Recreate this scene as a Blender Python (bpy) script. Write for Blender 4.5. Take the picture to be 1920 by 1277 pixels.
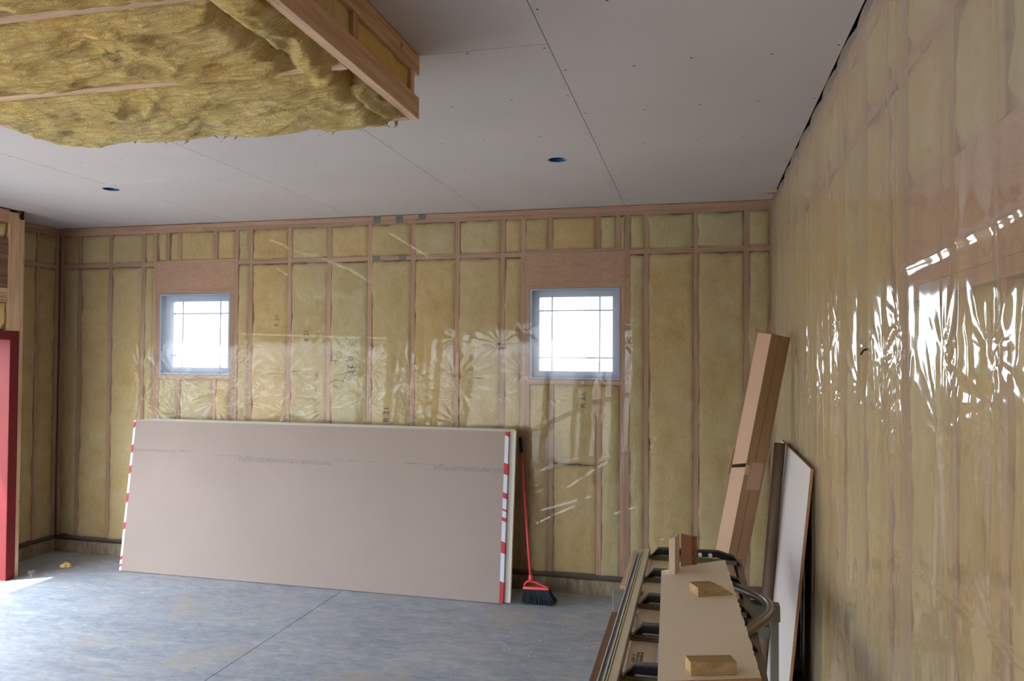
import bpy, bmesh, math, random
import numpy as np
from mathutils import Vector, Matrix, noise

random.seed(7)
rng = np.random.default_rng(7)
scene = bpy.context.scene
col = scene.collection
for o in list(bpy.data.objects):
    bpy.data.objects.remove(o, do_unlink=True)

# ------------------------------------------------------------------ camera
F_PX, YAW, PITCH, ROLL = 1414.86, 0.2409, 0.0209, 0.0061
CAM = Vector((-0.5999, -6.2843, 1.9637))
d = Vector((-math.sin(YAW) * math.cos(PITCH), math.cos(YAW) * math.cos(PITCH), math.sin(PITCH)))
r0 = Vector((math.cos(YAW), math.sin(YAW), 0))
u0 = r0.cross(d)
R_ = r0 * math.cos(ROLL) + u0 * math.sin(ROLL)
U_ = u0 * math.cos(ROLL) - r0 * math.sin(ROLL)
cam_data = bpy.data.cameras.new('camera')
cam_data.sensor_width = 36.0
cam_data.lens = F_PX / 1920 * 36.0
cam_data.clip_start = 0.05
cam_data.clip_end = 2000
cam = bpy.data.objects.new('camera', cam_data)
cam.matrix_world = Matrix((( R_.x, U_.x, -d.x, CAM.x), (R_.y, U_.y, -d.y, CAM.y), (R_.z, U_.z, -d.z, CAM.z), (0, 0, 0, 1)))
col.objects.link(cam)
scene.camera = cam

# ------------------------------------------------------------------ light
SKY_STRENGTH = 7.0
SUN_STRENGTH = 9.0
EXPOSURE = 0.68
scene.view_settings.view_transform = 'Standard'
scene.view_settings.look = 'None'
scene.view_settings.gamma = 1.0
scene.view_settings.use_curve_mapping = False
scene.view_settings.exposure = EXPOSURE
world = bpy.data.worlds.new('world')
scene.world = world
world.use_nodes = True
bg = world.node_tree.nodes['Background']
bg.inputs['Color'].default_value = (0.78, 0.89, 1.0, 1)
bg.inputs['Strength'].default_value = SKY_STRENGTH
cy = scene.cycles
cy.max_bounces = 7; cy.diffuse_bounces = 4; cy.glossy_bounces = 3; cy.transmission_bounces = 4; cy.transparent_max_bounces = 10
cy.caustics_reflective = False; cy.caustics_refractive = False; cy.blur_glossy = 0.5; cy.use_adaptive_sampling = True; cy.adaptive_threshold = 0.02

sun_data = bpy.data.lights.new('sun', 'SUN')
sun_data.energy = SUN_STRENGTH
sun_data.angle = math.radians(0.6)
sun_data.color = (1.0, 0.95, 0.86)
sun = bpy.data.objects.new('sun', sun_data)
el = math.radians(63.4)
sd = Vector((0.817 * math.cos(el), 0.577 * math.cos(el), -math.sin(el)))
sun.rotation_euler = sd.to_track_quat('-Z', 'Y').to_euler()
sun.location = (-20, -20, 30)
col.objects.link(sun)

def portal(name, loc, direction, sx, sy):
    l = bpy.data.lights.new(name, 'AREA')
    l.shape = 'RECTANGLE'; l.size = sx; l.size_y = sy
    l.cycles.is_portal = True
    o = bpy.data.objects.new(name, l)
    o.location = loc
    o.rotation_euler = Vector(direction).to_track_quat('-Z', 'Z').to_euler()
    col.objects.link(o)
portal('window_portal', (-5.27, 0.17, 2.15), (0, -1, 0), 0.80, 0.80)
portal('window_portal', (-1.605, 0.17, 2.15), (0, -1, 0), 0.80, 0.80)
portal('door_portal', (-6.70, -4.1, 1.05), (1, 0, 0), 6.3, 2.1)
portal('added_opening_portal', (-4.5, -9.65, 1.15), (0, 1, 0), 3.2, 2.3)  # guides sky light through the opening added behind the camera

# ------------------------------------------------------------------ constants
H = 3.218          # ceiling
XL = -6.846        # left wall
XJ = -6.39         # entry wall plane (left, nearer)
CURB = 0.116

# ------------------------------------------------------------------ materials
def lin(r, g, b):
    def f(c):
        c /= 255.0
        return c / 12.92 if c <= 0.04045 else ((c + 0.055) / 1.055) ** 2.4
    return (f(r), f(g), f(b), 1)

class NT:
    def __init__(self, name):
        self.m = bpy.data.materials.new(name)
        self.m.use_nodes = True
        self.t = self.m.node_tree
        self.t.nodes.clear()
        self.out = self.t.nodes.new('ShaderNodeOutputMaterial')
    def n(self, typ, **kw):
        nd = self.t.nodes.new(typ)
        for k, v in kw.items():
            setattr(nd, k, v)
        return nd
    def l(self, a, b):
        self.t.links.new(a, b)
    def val(self, sock, v):
        sock.default_value = v

def mapped(nt, scale, coord='Object', rand=True):
    tc = nt.n('ShaderNodeTexCoord')
    mp = nt.n('ShaderNodeMapping')
    mp.inputs['Scale'].default_value = scale
    nt.l(tc.outputs[coord], mp.inputs['Vector'])
    if rand:
        oi = nt.n('ShaderNodeObjectInfo')
        mul = nt.n('ShaderNodeMath', operation='MULTIPLY')
        mul.inputs[1].default_value = 37.0
        nt.l(oi.outputs['Random'], mul.inputs[0])
        nt.l(mul.outputs[0], mp.inputs['Location'])
        return mp.outputs['Vector'], oi
    return mp.outputs['Vector'], None

def noise_tex(nt, vec, scale, detail=4, rough=0.55, dist=0.0):
    n = nt.n('ShaderNodeTexNoise')
    n.inputs['Scale'].default_value = scale
    n.inputs['Detail'].default_value = detail
    n.inputs['Roughness'].default_value = rough
    n.inputs['Distortion'].default_value = dist
    nt.l(vec, n.inputs['Vector'])
    return n.outputs['Fac']

def ramp(nt, fac, stops):
    r = nt.n('ShaderNodeValToRGB')
    e = r.color_ramp.elements
    while len(e) > 1:
        e.remove(e[-1])
    e[0].position = stops[0][0]; e[0].color = stops[0][1]
    for p, c in stops[1:]:
        k = e.new(p); k.color = c
    nt.l(fac, r.inputs['Fac'])
    return r.outputs['Color']

def mixc(nt, fac, a, b, mode='MIX'):
    m = nt.n('ShaderNodeMix', data_type='RGBA', blend_type=mode)
    if isinstance(fac, (int, float)):
        m.inputs[0].default_value = fac
    else:
        nt.l(fac, m.inputs[0])
    for s, v in ((m.inputs[6], a), (m.inputs[7], b)):
        if isinstance(v, tuple):
            s.default_value = v
        else:
            nt.l(v, s)
    return m.outputs[2]

def bump(nt, height, strength=0.3, distance=0.01):
    b = nt.n('ShaderNodeBump')
    b.inputs['Strength'].default_value = strength
    b.inputs['Distance'].default_value = distance
    nt.l(height, b.inputs['Height'])
    return b.outputs['Normal']

def finish(nt, color, rough=0.7, normal=None, spec=0.3, metallic=0.0):
    p = nt.n('ShaderNodeBsdfPrincipled')
    if isinstance(color, tuple):
        p.inputs['Base Color'].default_value = color
    else:
        nt.l(color, p.inputs['Base Color'])
    p.inputs['Roughness'].default_value = rough
    p.inputs['Specular IOR Level'].default_value = spec
    p.inputs['Metallic'].default_value = metallic
    if normal is not None:
        nt.l(normal, p.inputs['Normal'])
    nt.l(p.outputs[0], nt.out.inputs['Surface'])
    return nt.m

def plain(name, c, rough=0.6, spec=0.3, metallic=0.0, var=0.08, scale=6.0):
    nt = NT(name)
    v, _ = mapped(nt, (1, 1, 1))
    f = noise_tex(nt, v, scale)
    dark = tuple(x * (1 - var) for x in c[:3]) + (1,)
    lite = tuple(min(1, x * (1 + var)) for x in c[:3]) + (1,)
    return finish(nt, ramp(nt, f, [(0.3, dark), (0.7, lite)]), rough, None, spec, metallic)

def wood(name, axis, c1, c2, c3, rough=0.75):
    nt = NT(name)
    sc = {'x': (1.2, 26, 26), 'y': (26, 1.2, 26), 'z': (26, 26, 1.2)}[axis]
    v, oi = mapped(nt, sc)
    f1 = noise_tex(nt, v, 1.6, 5, 0.6, 0.6)
    sc2 = {'x': (0.5, 5, 5), 'y': (5, 0.5, 5), 'z': (5, 5, 0.5)}[axis]
    v2, _ = mapped(nt, sc2)
    f2 = noise_tex(nt, v2, 1.5, 2)
    g = ramp(nt, f1, [(0.3, c1), (0.5, c2), (0.68, c3)])
    tone = mixc(nt, f2, g, tuple(x * 0.78 for x in c2[:3]) + (1,))
    base = mixc(nt, 0.45, g, tone)
    # a few knots
    vk, _ = mapped(nt, (9, 9, 9))
    vo = nt.n('ShaderNodeTexVoronoi'); vo.inputs['Scale'].default_value = 0.55
    nt.l(vk, vo.inputs['Vector'])
    kn = ramp(nt, vo.outputs['Distance'], [(0.0, (1, 1, 1, 1)), (0.09, (0, 0, 0, 1))])
    base = mixc(nt, kn, base, tuple(x * 0.35 for x in c1[:3]) + (1,))
    # per-piece tone
    br = nt.n('ShaderNodeMapRange'); br.inputs['To Min'].default_value = 0.82; br.inputs['To Max'].default_value = 1.12
    nt.l(oi.outputs['Random'], br.inputs['Value'])
    cm = nt.n('ShaderNodeCombineColor')
    for i in range(3):
        nt.l(br.outputs[0], cm.inputs[i])
    base = mixc(nt, 1.0, base, cm.outputs[0], 'MULTIPLY')
    return finish(nt, base, rough, bump(nt, f1, 0.25, 0.002), 0.25)

W1, W2, W3 = lin(180, 132, 104), lin(212, 166, 136), lin(226, 186, 158)
M = {}
for ax in 'xyz':
    M['stud_' + ax] = wood('framing_lumber_' + ax, ax, W1, W2, W3)
P1, P2, P3 = lin(182, 142, 106), lin(212, 176, 140), lin(226, 196, 164)
for ax in 'xyz':
    M['pine_' + ax] = wood('pale_pine_' + ax, ax, P1, P2, P3)
def strand():
    nt = NT('strand_header')
    v, oi = mapped(nt, (16, 16, 46))
    f = noise_tex(nt, v, 1.0, 6, 0.7, 2.2)
    c = ramp(nt, f, [(0.28, lin(144, 96, 72)), (0.40, lin(198, 152, 122)), (0.6, lin(216, 172, 142)), (0.75, lin(234, 198, 168))])
    return finish(nt, c, 0.8, bump(nt, f, 0.2, 0.003), 0.2)
M['header'] = strand()
M['old_wood'] = wood('weathered_wood', 'y', lin(90, 66, 50), lin(130, 100, 78), lin(160, 128, 102))
M['brown_wood'] = wood('brown_plank', 'y', lin(100, 66, 44), lin(140, 98, 68), lin(165, 120, 86))
M['block'] = wood('block_wood', 'x', lin(150, 116, 72), lin(184, 150, 104), lin(204, 172, 126))

def osb():
    nt = NT('sheathing_board')
    v, _ = mapped(nt, (1, 1, 1))
    f = noise_tex(nt, v, 22, 5, 0.7, 1.5)
    return finish(nt, ramp(nt, f, [(0.3, lin(110, 78, 54)), (0.55, lin(160, 120, 84)), (0.75, lin(190, 150, 110))]), 0.85)
M['osb'] = osb()

def fibreglass(name, fibre_dir, amount=1.0, gain=(1, 1, 1, 1)):
    nt = NT(name)
    v, oi = mapped(nt, (1, 1, 1))
    big = noise_tex(nt, v, 2.6, 4, 0.6, 0.4)
    sc = {'x': (14, 60, 60), 'z': (40, 40, 16), 'n': (30, 30, 30)}[fibre_dir]
    v2, _ = mapped(nt, sc)
    fib = noise_tex(nt, v2, 1.0, 6, 0.7, 1.2)
    v3, _ = mapped(nt, (1, 1, 1))
    mid = noise_tex(nt, v3, 13, 5, 0.65, 0.8)
    c = ramp(nt, big, [(0.30, lin(206, 170, 98)), (0.45, lin(222, 198, 138)), (0.6, lin(230, 212, 164)), (0.72, lin(236, 224, 190))])
    c2 = ramp(nt, fib, [(0.25, lin(186, 146, 82)), (0.55, lin(226, 202, 146)), (0.8, lin(244, 232, 198))])
    base = mixc(nt, 0.42, c, c2)
    c3 = ramp(nt, mid, [(0.3, lin(210, 160, 74)), (0.6, lin(230, 210, 156))])
    base = mixc(nt, 0.25, base, c3)
    # per-batt tint between greenish grey and orange yellow
    tint = ramp(nt, oi.outputs['Random'], [(0.0, (0.93, 0.99, 1.04, 1)), (0.5, (1.0, 0.97, 0.92, 1)), (1.0, (1.05, 0.95, 0.80, 1))])
    base = mixc(nt, 1.0, base, tint, 'MULTIPLY')
    base = mixc(nt, 1.0, base, gain, 'MULTIPLY')
    add = nt.n('ShaderNodeMath', operation='ADD')
    nt.l(fib, add.inputs[0]); nt.l(mid, add.inputs[1])
    return finish(nt, base, 1.0, bump(nt, add.outputs[0], 0.9 * amount, 0.012 * amount), 0.05)
M['batt'] = fibreglass('yellow_fibreglass', 'z', 0.8)
M['batt_loose'] = fibreglass('loose_fibreglass', 'x', 1.3, (1.12, 1.06, 0.92, 1))

def gypsum(name, c, mott=0.05):
    nt = NT(name)
    v, oi = mapped(nt, (1, 1, 1))
    f = noise_tex(nt, v, 1.3, 5, 0.6)
    v2, _ = mapped(nt, (60, 60, 60))
    f2 = noise_tex(nt, v2, 3, 3)
    a = tuple(x * (1 - mott) for x in c[:3]) + (1,)
    b = tuple(x * (1 + mott) for x in c[:3]) + (1,)
    base = mixc(nt, 0.25, ramp(nt, f, [(0.3, a), (0.7, b)]), ramp(nt, f2, [(0.3, a), (0.7, b)]))
    return finish(nt, base, 0.85, bump(nt, f2, 0.06, 0.001), 0.2)
M['ceiling_paper'] = gypsum('ceiling_board_paper', lin(196, 187, 182))
M['back_paper'] = gypsum('brown_back_paper', lin(158, 141, 131), 0.06)
M['face_paper'] = gypsum('ivory_face_paper', lin(236, 228, 214), 0.04)
M['gypsum_core'] = plain('gypsum_core', lin(208, 204, 196), 0.9)
M['screw'] = plain('screw_head', lin(52, 48, 46), 0.5)
M['void_shade'] = plain('cavity_shade', lin(40, 34, 30), 0.9)  # near-black so gaps read dark, cavity shade put into the colour

def concrete():
    nt = NT('concrete_floor')
    v, _ = mapped(nt, (1, 1, 1), rand=False)
    v2, _ = mapped(nt, (1.0, 2.4, 1), rand=False)
    f1 = noise_tex(nt, v2, 1.5, 7, 0.62, 0.6)
    f2 = noise_tex(nt, v2, 7, 6, 0.7, 1.0)
    f3 = noise_tex(nt, v, 70, 3, 0.6)
    c1 = ramp(nt, f1, [(0.28, lin(132, 141, 156)), (0.5, lin(166, 173, 185)), (0.7, lin(196, 196, 195))])
    c2 = ramp(nt, f2, [(0.3, lin(122, 131, 146)), (0.52, lin(172, 180, 192)), (0.7, lin(216, 216, 212))])
    base = mixc(nt, 0.55, c1, c2)
    dust = ramp(nt, noise_tex(nt, v, 2.2, 6, 0.7, 0.5), [(0.52, (0, 0, 0, 1)), (0.72, (1, 1, 1, 1))])
    base = mixc(nt, dust, base, lin(188, 176, 160))
    base = mixc(nt, 0.12, base, ramp(nt, f3, [(0.3, lin(90, 90, 92)), (0.7, lin(190, 190, 190))]))
    rr = nt.n('ShaderNodeMapRange'); rr.inputs['To Min'].default_value = 0.42; rr.inputs['To Max'].default_value = 0.7
    nt.l(f2, rr.inputs['Value'])
    m = finish(nt, base, 0.6, bump(nt, f3, 0.15, 0.002), 0.4)
    p = [n for n in nt.t.nodes if n.type == 'BSDF_PRINCIPLED'][0]
    nt.l(rr.outputs[0], p.inputs['Roughness'])
    return m
M['concrete'] = concrete()

def curb_mat():
    nt = NT('curb_concrete')
    v, _ = mapped(nt, (9, 9, 3), rand=False)
    f = noise_tex(nt, v, 2, 6, 0.7)
    return finish(nt, ramp(nt, f, [(0.3, lin(110, 96, 78)), (0.55, lin(146, 130, 108)), (0.75, lin(168, 152, 130))]), 0.9, bump(nt, f, 0.5, 0.006), 0.2)
M['curb'] = curb_mat()

def film_mat(name, haze0, haze1, rough, bump_strength, scale, refl, tint=(0.97, 0.97, 0.96, 1)):
    nt = NT(name)
    tc = nt.n('ShaderNodeTexCoord')
    mp = nt.n('ShaderNodeMapping'); mp.inputs['Scale'].default_value = scale
    nt.l(tc.outputs['Object'], mp.inputs['Vector'])
    f = noise_tex(nt, mp.outputs[0], 1.0, 4, 0.55, 0.8)
    nrm = bump(nt, f, bump_strength, 0.01)
    lw = nt.n('ShaderNodeLayerWeight'); lw.inputs['Blend'].default_value = 0.35
    mr = nt.n('ShaderNodeMapRange'); mr.inputs['To Min'].default_value = haze0; mr.inputs['To Max'].default_value = haze1
    nt.l(lw.outputs['Facing'], mr.inputs['Value'])
    tr = nt.n('ShaderNodeBsdfTransparent'); tr.inputs['Color'].default_value = tint
    df = nt.n('ShaderNodeBsdfDiffuse'); df.inputs['Color'].default_value = (0.70, 0.66, 0.58, 1)
    tl = nt.n('ShaderNodeBsdfTranslucent'); tl.inputs['Color'].default_value = (0.80, 0.79, 0.77, 1)
    for s in (df, tl):
        nt.l(nrm, s.inputs['Normal'])
    hz = nt.n('ShaderNodeMixShader'); hz.inputs[0].default_value = 0.68
    nt.l(df.outputs[0], hz.inputs[1]); nt.l(tl.outputs[0], hz.inputs[2])
    b = nt.n('ShaderNodeMixShader')
    nt.l(mr.outputs[0], b.inputs[0]); nt.l(tr.outputs[0], b.inputs[1]); nt.l(hz.outputs[0], b.inputs[2])
    fr0 = nt.n('ShaderNodeFresnel'); fr0.inputs['IOR'].default_value = 1.45
    nt.l(nrm, fr0.inputs['Normal'])
    fr = nt.n('ShaderNodeMath', operation='MULTIPLY'); fr.inputs[1].default_value = refl; nt.l(fr0.outputs[0], fr.inputs[0])
    gl = nt.n('ShaderNodeBsdfGlossy'); gl.inputs['Roughness'].default_value = rough
    gl.inputs['Color'].default_value = (1, 1, 1, 1)
    nt.l(nrm, gl.inputs['Normal'])
    o = nt.n('ShaderNodeMixShader')
    nt.l(fr.outputs[0], o.inputs[0]); nt.l(b.outputs[0], o.inputs[1]); nt.l(gl.outputs[0], o.inputs[2])
    nt.l(o.outputs[0], nt.out.inputs['Surface'])
    return nt.m
M['film_back'] = film_mat('clear_film_back', 0.19, 0.42, 0.06, 0.10, (9, 9, 5), 0.6)
M['film_right'] = film_mat('clear_film_right', 0.20, 0.54, 0.075, 0.08, (9, 8, 1.6), 0.34, (0.76, 0.74, 0.71, 1))

def glass_mat():
    nt = NT('window_glass')
    tr = nt.n('ShaderNodeBsdfTransparent'); tr.inputs['Color'].default_value = (0.96, 0.98, 1, 1)
    gl = nt.n('ShaderNodeBsdfGlossy'); gl.inputs['Roughness'].default_value = 0.02
    fr = nt.n('ShaderNodeFresnel'); fr.inputs['IOR'].default_value = 1.5
    mx = nt.n('ShaderNodeMixShader')
    nt.l(fr.outputs[0], mx.inputs[0]); nt.l(tr.outputs[0], mx.inputs[1]); nt.l(gl.outputs[0], mx.inputs[2])
    nt.l(mx.outputs[0], nt.out.inputs['Surface'])
    return nt.m
M['glass'] = glass_mat()
M['muntin'] = plain('white_grille', lin(190, 200, 215), 0.5, var=0.01)
M['vinyl'] = plain('grey_blue_vinyl', lin(182, 196, 222), 0.45, var=0.02)
M['red_paint'] = plain('red_oxide_paint', lin(112, 30, 31), 0.6, 0.25, var=0.1, scale=3)
M['broom_red'] = plain('coral_red_plastic', lin(226, 70, 72), 0.4, 0.5, var=0.04)
M['bristle'] = plain('black_bristle', lin(34, 40, 46), 0.8)
M['black_plastic'] = plain('black_plastic', lin(26, 25, 25), 0.5)
M['dark_metal'] = plain('dark_painted_metal', lin(64, 54, 48), 0.42, 0.5, 0.3, var=0.12)
M['bar_metal'] = plain('dull_aluminium_bar', lin(128, 118, 96), 0.42, 0.5, 0.5, var=0.1)
M['rail_metal'] = plain('pale_aluminium_rail', lin(190, 188, 182), 0.48, 0.5, 0.5, var=0.06)
M['rail_tan'] = plain('tan_rail_flange', lin(196, 178, 150), 0.5, var=0.06)
M['rail_yellow'] = plain('yellow_rail_line', lin(206, 186, 110), 0.5, var=0.06)
M['tube_grey'] = plain('grey_tube', lin(128, 116, 104), 0.3, 0.6, 0.5, var=0.06)
M['stand_green'] = plain('grey_green_steel', lin(116, 114, 100), 0.55, 0.4, 0.2, var=0.12)
M['pipe_brown'] = plain('brown_pipe', lin(112, 88, 70), 0.5, 0.4, var=0.06)
M['card_light'] = gypsum('cardboard_lit_tone', lin(188, 152, 124), 0.05)  # lighter copy of the cardboard, lit side painted into the colour
M['card_dark'] = gypsum('cardboard_shade_tone', lin(166, 132, 98), 0.06)  # same cardboard darkened, shaded side painted into the colour
M['melamine'] = gypsum('white_panel_face', lin(196, 186, 180), 0.03)
M['particle'] = plain('particle_edge', lin(172, 124, 84), 0.85, var=0.2, scale=80)
M['board_white'] = gypsum('ivory_board_face', lin(240, 224, 200), 0.04)
M['pink_panel'] = gypsum('pinkish_panel', lin(188, 148, 134), 0.05)
M['offcut_pale'] = gypsum('pale_offcut', lin(206, 186, 160), 0.05)
M['paper_yellow'] = plain('yellow_paper', lin(236, 220, 150), 0.7, var=0.03)
M['tape_red'] = plain('red_end_tape', lin(184, 48, 54), 0.5, var=0.08)
M['tape_white'] = plain('white_end_tape', lin(204, 204, 214), 0.5, var=0.06, scale=60)
M['print_grey'] = plain('grey_ink', lin(118, 108, 106), 0.8, var=0.15, scale=60)
M['ink'] = plain('black_ink', lin(104, 94, 74), 0.9)
M['blue_box'] = plain('blue_plastic_box', lin(28, 86, 132), 0.5)
M['steel_plate'] = plain('grey_nail_plate', lin(112, 112, 116), 0.4, 0.5, 0.4)
M['sill_dark'] = wood('treated_sill', 'x', lin(60, 46, 38), lin(88, 68, 56), lin(110, 88, 72))
M['ground'] = plain('gravel_ground', lin(170, 166, 158), 0.95, var=0.15, scale=2)
M['house'] = plain('far_wall_paint', lin(150, 150, 150), 0.9)
M['house_roof'] = plain('far_roof', lin(90, 90, 96), 0.9)

# ------------------------------------------------------------------ helpers
def link(name, verts, faces, mat, parent=None, smooth=False, mats=None, midx=None, center=True):
    vs = np.asarray(verts, dtype=float)
    off = Vector((0, 0, 0))
    if center and len(vs):
        mn, mx = vs.min(0), vs.max(0)
        off = Vector(((mn[0] + mx[0]) / 2, (mn[1] + mx[1]) / 2, mn[2]))
        vs = vs - np.array(off)
    me = bpy.data.meshes.new(name)
    me.from_pydata(vs.tolist(), [], faces)
    for m in (mats or [mat]):
        me.materials.append(M[m])
    if midx is not None:
        me.polygons.foreach_set('material_index', midx)
    if smooth:
        me.polygons.foreach_set('use_smooth', [True] * len(me.polygons))
    me.update()
    o = bpy.data.objects.new(name, me)
    col.objects.link(o)
    o.location = off
    if parent is not None:
        o.parent = parent
        o.location = off - world_loc(parent)
    return o

def world_loc(o):
    v = Vector(o.location)
    while o.parent is not None:
        o = o.parent
        v = v + Vector(o.location)
    return v

def empty(name, loc):
    o = bpy.data.objects.new(name, None)
    o.location = loc
    o.empty_display_size = 0.1
    col.objects.link(o)
    return o

def tag(o, label=None, cat=None, group=None, kind=None):
    if label: o['label'] = label
    if cat: o['category'] = cat
    if group: o['group'] = group
    if kind: o['kind'] = kind
    return o

BF = [(0, 3, 2, 1), (4, 5, 6, 7), (0, 1, 5, 4), (1, 2, 6, 5), (2, 3, 7, 6), (3, 0, 4, 7)]
class MB:
    def __init__(self):
        self.v = []; self.f = []; self.mi = []
    def box(self, x0, x1, y0, y1, z0, z1, mi=0):
        b = len(self.v)
        self.v += [(x0, y0, z0), (x1, y0, z0), (x1, y1, z0), (x0, y1, z0), (x0, y0, z1), (x1, y0, z1), (x1, y1, z1), (x0, y1, z1)]
        self.f += [tuple(b + i for i in f) for f in BF]
        self.mi += [mi] * 6
        return self
    def hexa(self, pts, mi=0):
        b = len(self.v)
        self.v += [tuple(p) for p in pts]
        self.f += [tuple(b + i for i in f) for f in BF]
        self.mi += [mi] * 6
        return self
    def bar(self, p0, p1, w, h, up=(0, 0, 1), mi=0):
        p0 = Vector(p0); p1 = Vector(p1)
        ax = (p1 - p0).normalized(); s = ax.cross(Vector(up))
        if s.length < 1e-4: s = Vector((1, 0, 0))
        s.normalize(); t = s.cross(ax)
        pts = []
        for p in (p0, p1):
            for a, b in ((-1, -1), (1, -1), (1, 1), (-1, 1)):
                pts.append(p + s * (a * w / 2) + t * (b * h / 2))
        return self.hexa(pts, mi)
    def tube(self, pts, rad, n=12, mi=0, cap=True):
        pts = [Vector(p) for p in pts]
        rads = rad if isinstance(rad, (list, tuple)) else [rad] * len(pts)
        b = len(self.v)
        prev = None
        for i, p in enumerate(pts):
            if i == 0: t = pts[1] - p
            elif i == len(pts) - 1: t = p - pts[i - 1]
            else: t = pts[i + 1] - pts[i - 1]
            t.normalize()
            if prev is None:
                a = t.orthogonal().normalized()
            else:
                a = (prev - t * prev.dot(t)).normalized()
            prev = a
            c = t.cross(a)
            for k in range(n):
                th = 2 * math.pi * k / n
                self.v.append(tuple(p + a * (math.cos(th) * rads[i]) + c * (math.sin(th) * rads[i])))
        for i in range(len(pts) - 1):
            for k in range(n):
                k2 = (k + 1) % n
                self.f.append((b + i * n + k, b + i * n + k2, b + (i + 1) * n + k2, b + (i + 1) * n + k)); self.mi.append(mi)
        if cap:
            self.f.append(tuple(b + k for k in range(n))[::-1]); self.mi.append(mi)
            e = b + (len(pts) - 1) * n
            self.f.append(tuple(e + k for k in range(n))); self.mi.append(mi)
        return self
    def quad(self, a, b_, c, d_, mi=0):
        b = len(self.v)
        self.v += [tuple(a), tuple(b_), tuple(c), tuple(d_)]
        self.f.append((b, b + 1, b + 2, b + 3)); self.mi.append(mi)
        return self
    def build(self, name, mat, parent=None, smooth=False, mats=None):
        return link(name, self.v, self.f, mat, parent, smooth, mats, self.mi if mats else None)

def bbox(name, x0, x1, y0, y1, z0, z1, mat, parent=None, bev=0.0):
    o = MB().box(x0, x1, y0, y1, z0, z1).build(name, mat, parent)
    if bev:
        m = o.modifiers.new('bevel', 'BEVEL'); m.width = bev; m.segments = 2
    return o

def bevel(o, w, seg=2):
    m = o.modifiers.new('bevel', 'BEVEL'); m.width = w; m.segments = seg
    m.limit_method = 'ANGLE'; m.angle_limit = math.radians(40)
    return o

def fract(x, y, z, o=4):
    return noise.fractal(Vector((x, y, z)), 1.0, 2.0, o)

# a batt is a puffy slab: front surface grid, skirt back to the cavity
def batt(parent, a0, a1, b0, b1, place, name='insulation_batt', mat='batt', res=0.03, lump=0.016, bulge=0.007, recess=0.022, wav=0.010, depth=0.09, seed=None, freq=12.0):
    seed = random.random() * 100 if seed is None else seed
    na = max(4, int((a1 - a0) / res)); nb = max(4, int((b1 - b0) / res))
    V = []; Fc = []
    for j in range(nb + 1):
        for i in range(na + 1):
            s = i / na; t = j / nb
            a = a0 + (a1 - a0) * s; b = b0 + (b1 - b0) * t
            e = min(s * (a1 - a0), (1 - s) * (a1 - a0), t * (b1 - b0), (1 - t) * (b1 - b0))
            k = max(0.0, 1 - e / 0.035)
            n1 = fract(a * freq * 0.5 + seed, b * freq * 0.35, seed, 4)
            h = bulge + lump * n1 - recess * k * k
            # soft horizontal creases
            h -= 0.014 * max(0, noise.noise(Vector((seed * 3, b * 4.2 + 0.35 * math.sin(a * 7), 0.5))) - 0.32) * 3
            h = min(h, 0.0175)
            if i in (0, na):
                a += wav * noise.noise(Vector((b * 11, seed, 2.0))) * 2 
            if j in (0, nb):
                b += wav * noise.noise(Vector((a * 11, seed, 5.0))) * 2
            V.append(place(a, b, h))
    w = na + 1
    for j in range(nb):
        for i in range(na):
            Fc.append((j * w + i, j * w + i + 1, (j + 1) * w + i + 1, (j + 1) * w + i))
    ring = [i for i in range(w)] + [j * w + na for j in range(1, nb + 1)] + [nb * w + i for i in range(na - 1, -1, -1)] + [j * w for j in range(nb - 1, 0, -1)]
    base = len(V)
    for idx in ring:
        i = idx % w; j = idx // w
        V.append(place(a0 + (a1 - a0) * i / na, b0 + (b1 - b0) * j / nb, -depth))
    m = len(ring)
    for k in range(m):
        k2 = (k + 1) % m
        Fc.append((ring[k2], ring[k], base + k, base + k2))
    return link(name, V, Fc, mat, parent, smooth=True)

back_place = lambda a, b, h: (a, -h, b)
right_place = lambda a, b, h: (-h, a, b)
left_place = lambda a, b, h: (XL + h, a, b)
entry_place = lambda a, b, h: (XJ + h, a, b)

# ------------------------------------------------------------------ setting: floor, curb, ceiling, walls
floor = MB()
floor.box(-8.0, -3.478, -11.5, 0.3, -0.12, 0)
floor.box(-3.472, 0.3, -11.5, 0.3, -0.12, 0)
floor.box(-3.479, -3.471, -11.5, 0.3, -0.12, -0.012)
tag(floor.build('floor', 'concrete'), 'grey concrete floor slab with a saw-cut joint', kind='structure')
ground = MB().box(-300, 300, -300, 300, -0.4, -0.14)
tag(ground.build('ground', 'ground'), 'bright gravel ground outside the building', kind='structure')

cb = tag(bbox('baseboard_back', XL, 0.14, -0.035, 0.14, 0, CURB, 'curb'), 'rough concrete curb under the back wall', kind='structure')
cb = tag(bbox('baseboard_left', XL - 0.14, XL + 0.035, -0.84, -0.035, 0, CURB, 'curb'), 'rough concrete curb under the left wall', kind='structure')
cb = tag(bbox('baseboard_right', -0.035, 0.14, -9.5, -0.035, 0, CURB, 'curb'), 'rough concrete curb under the right wall', kind='structure')

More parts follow.
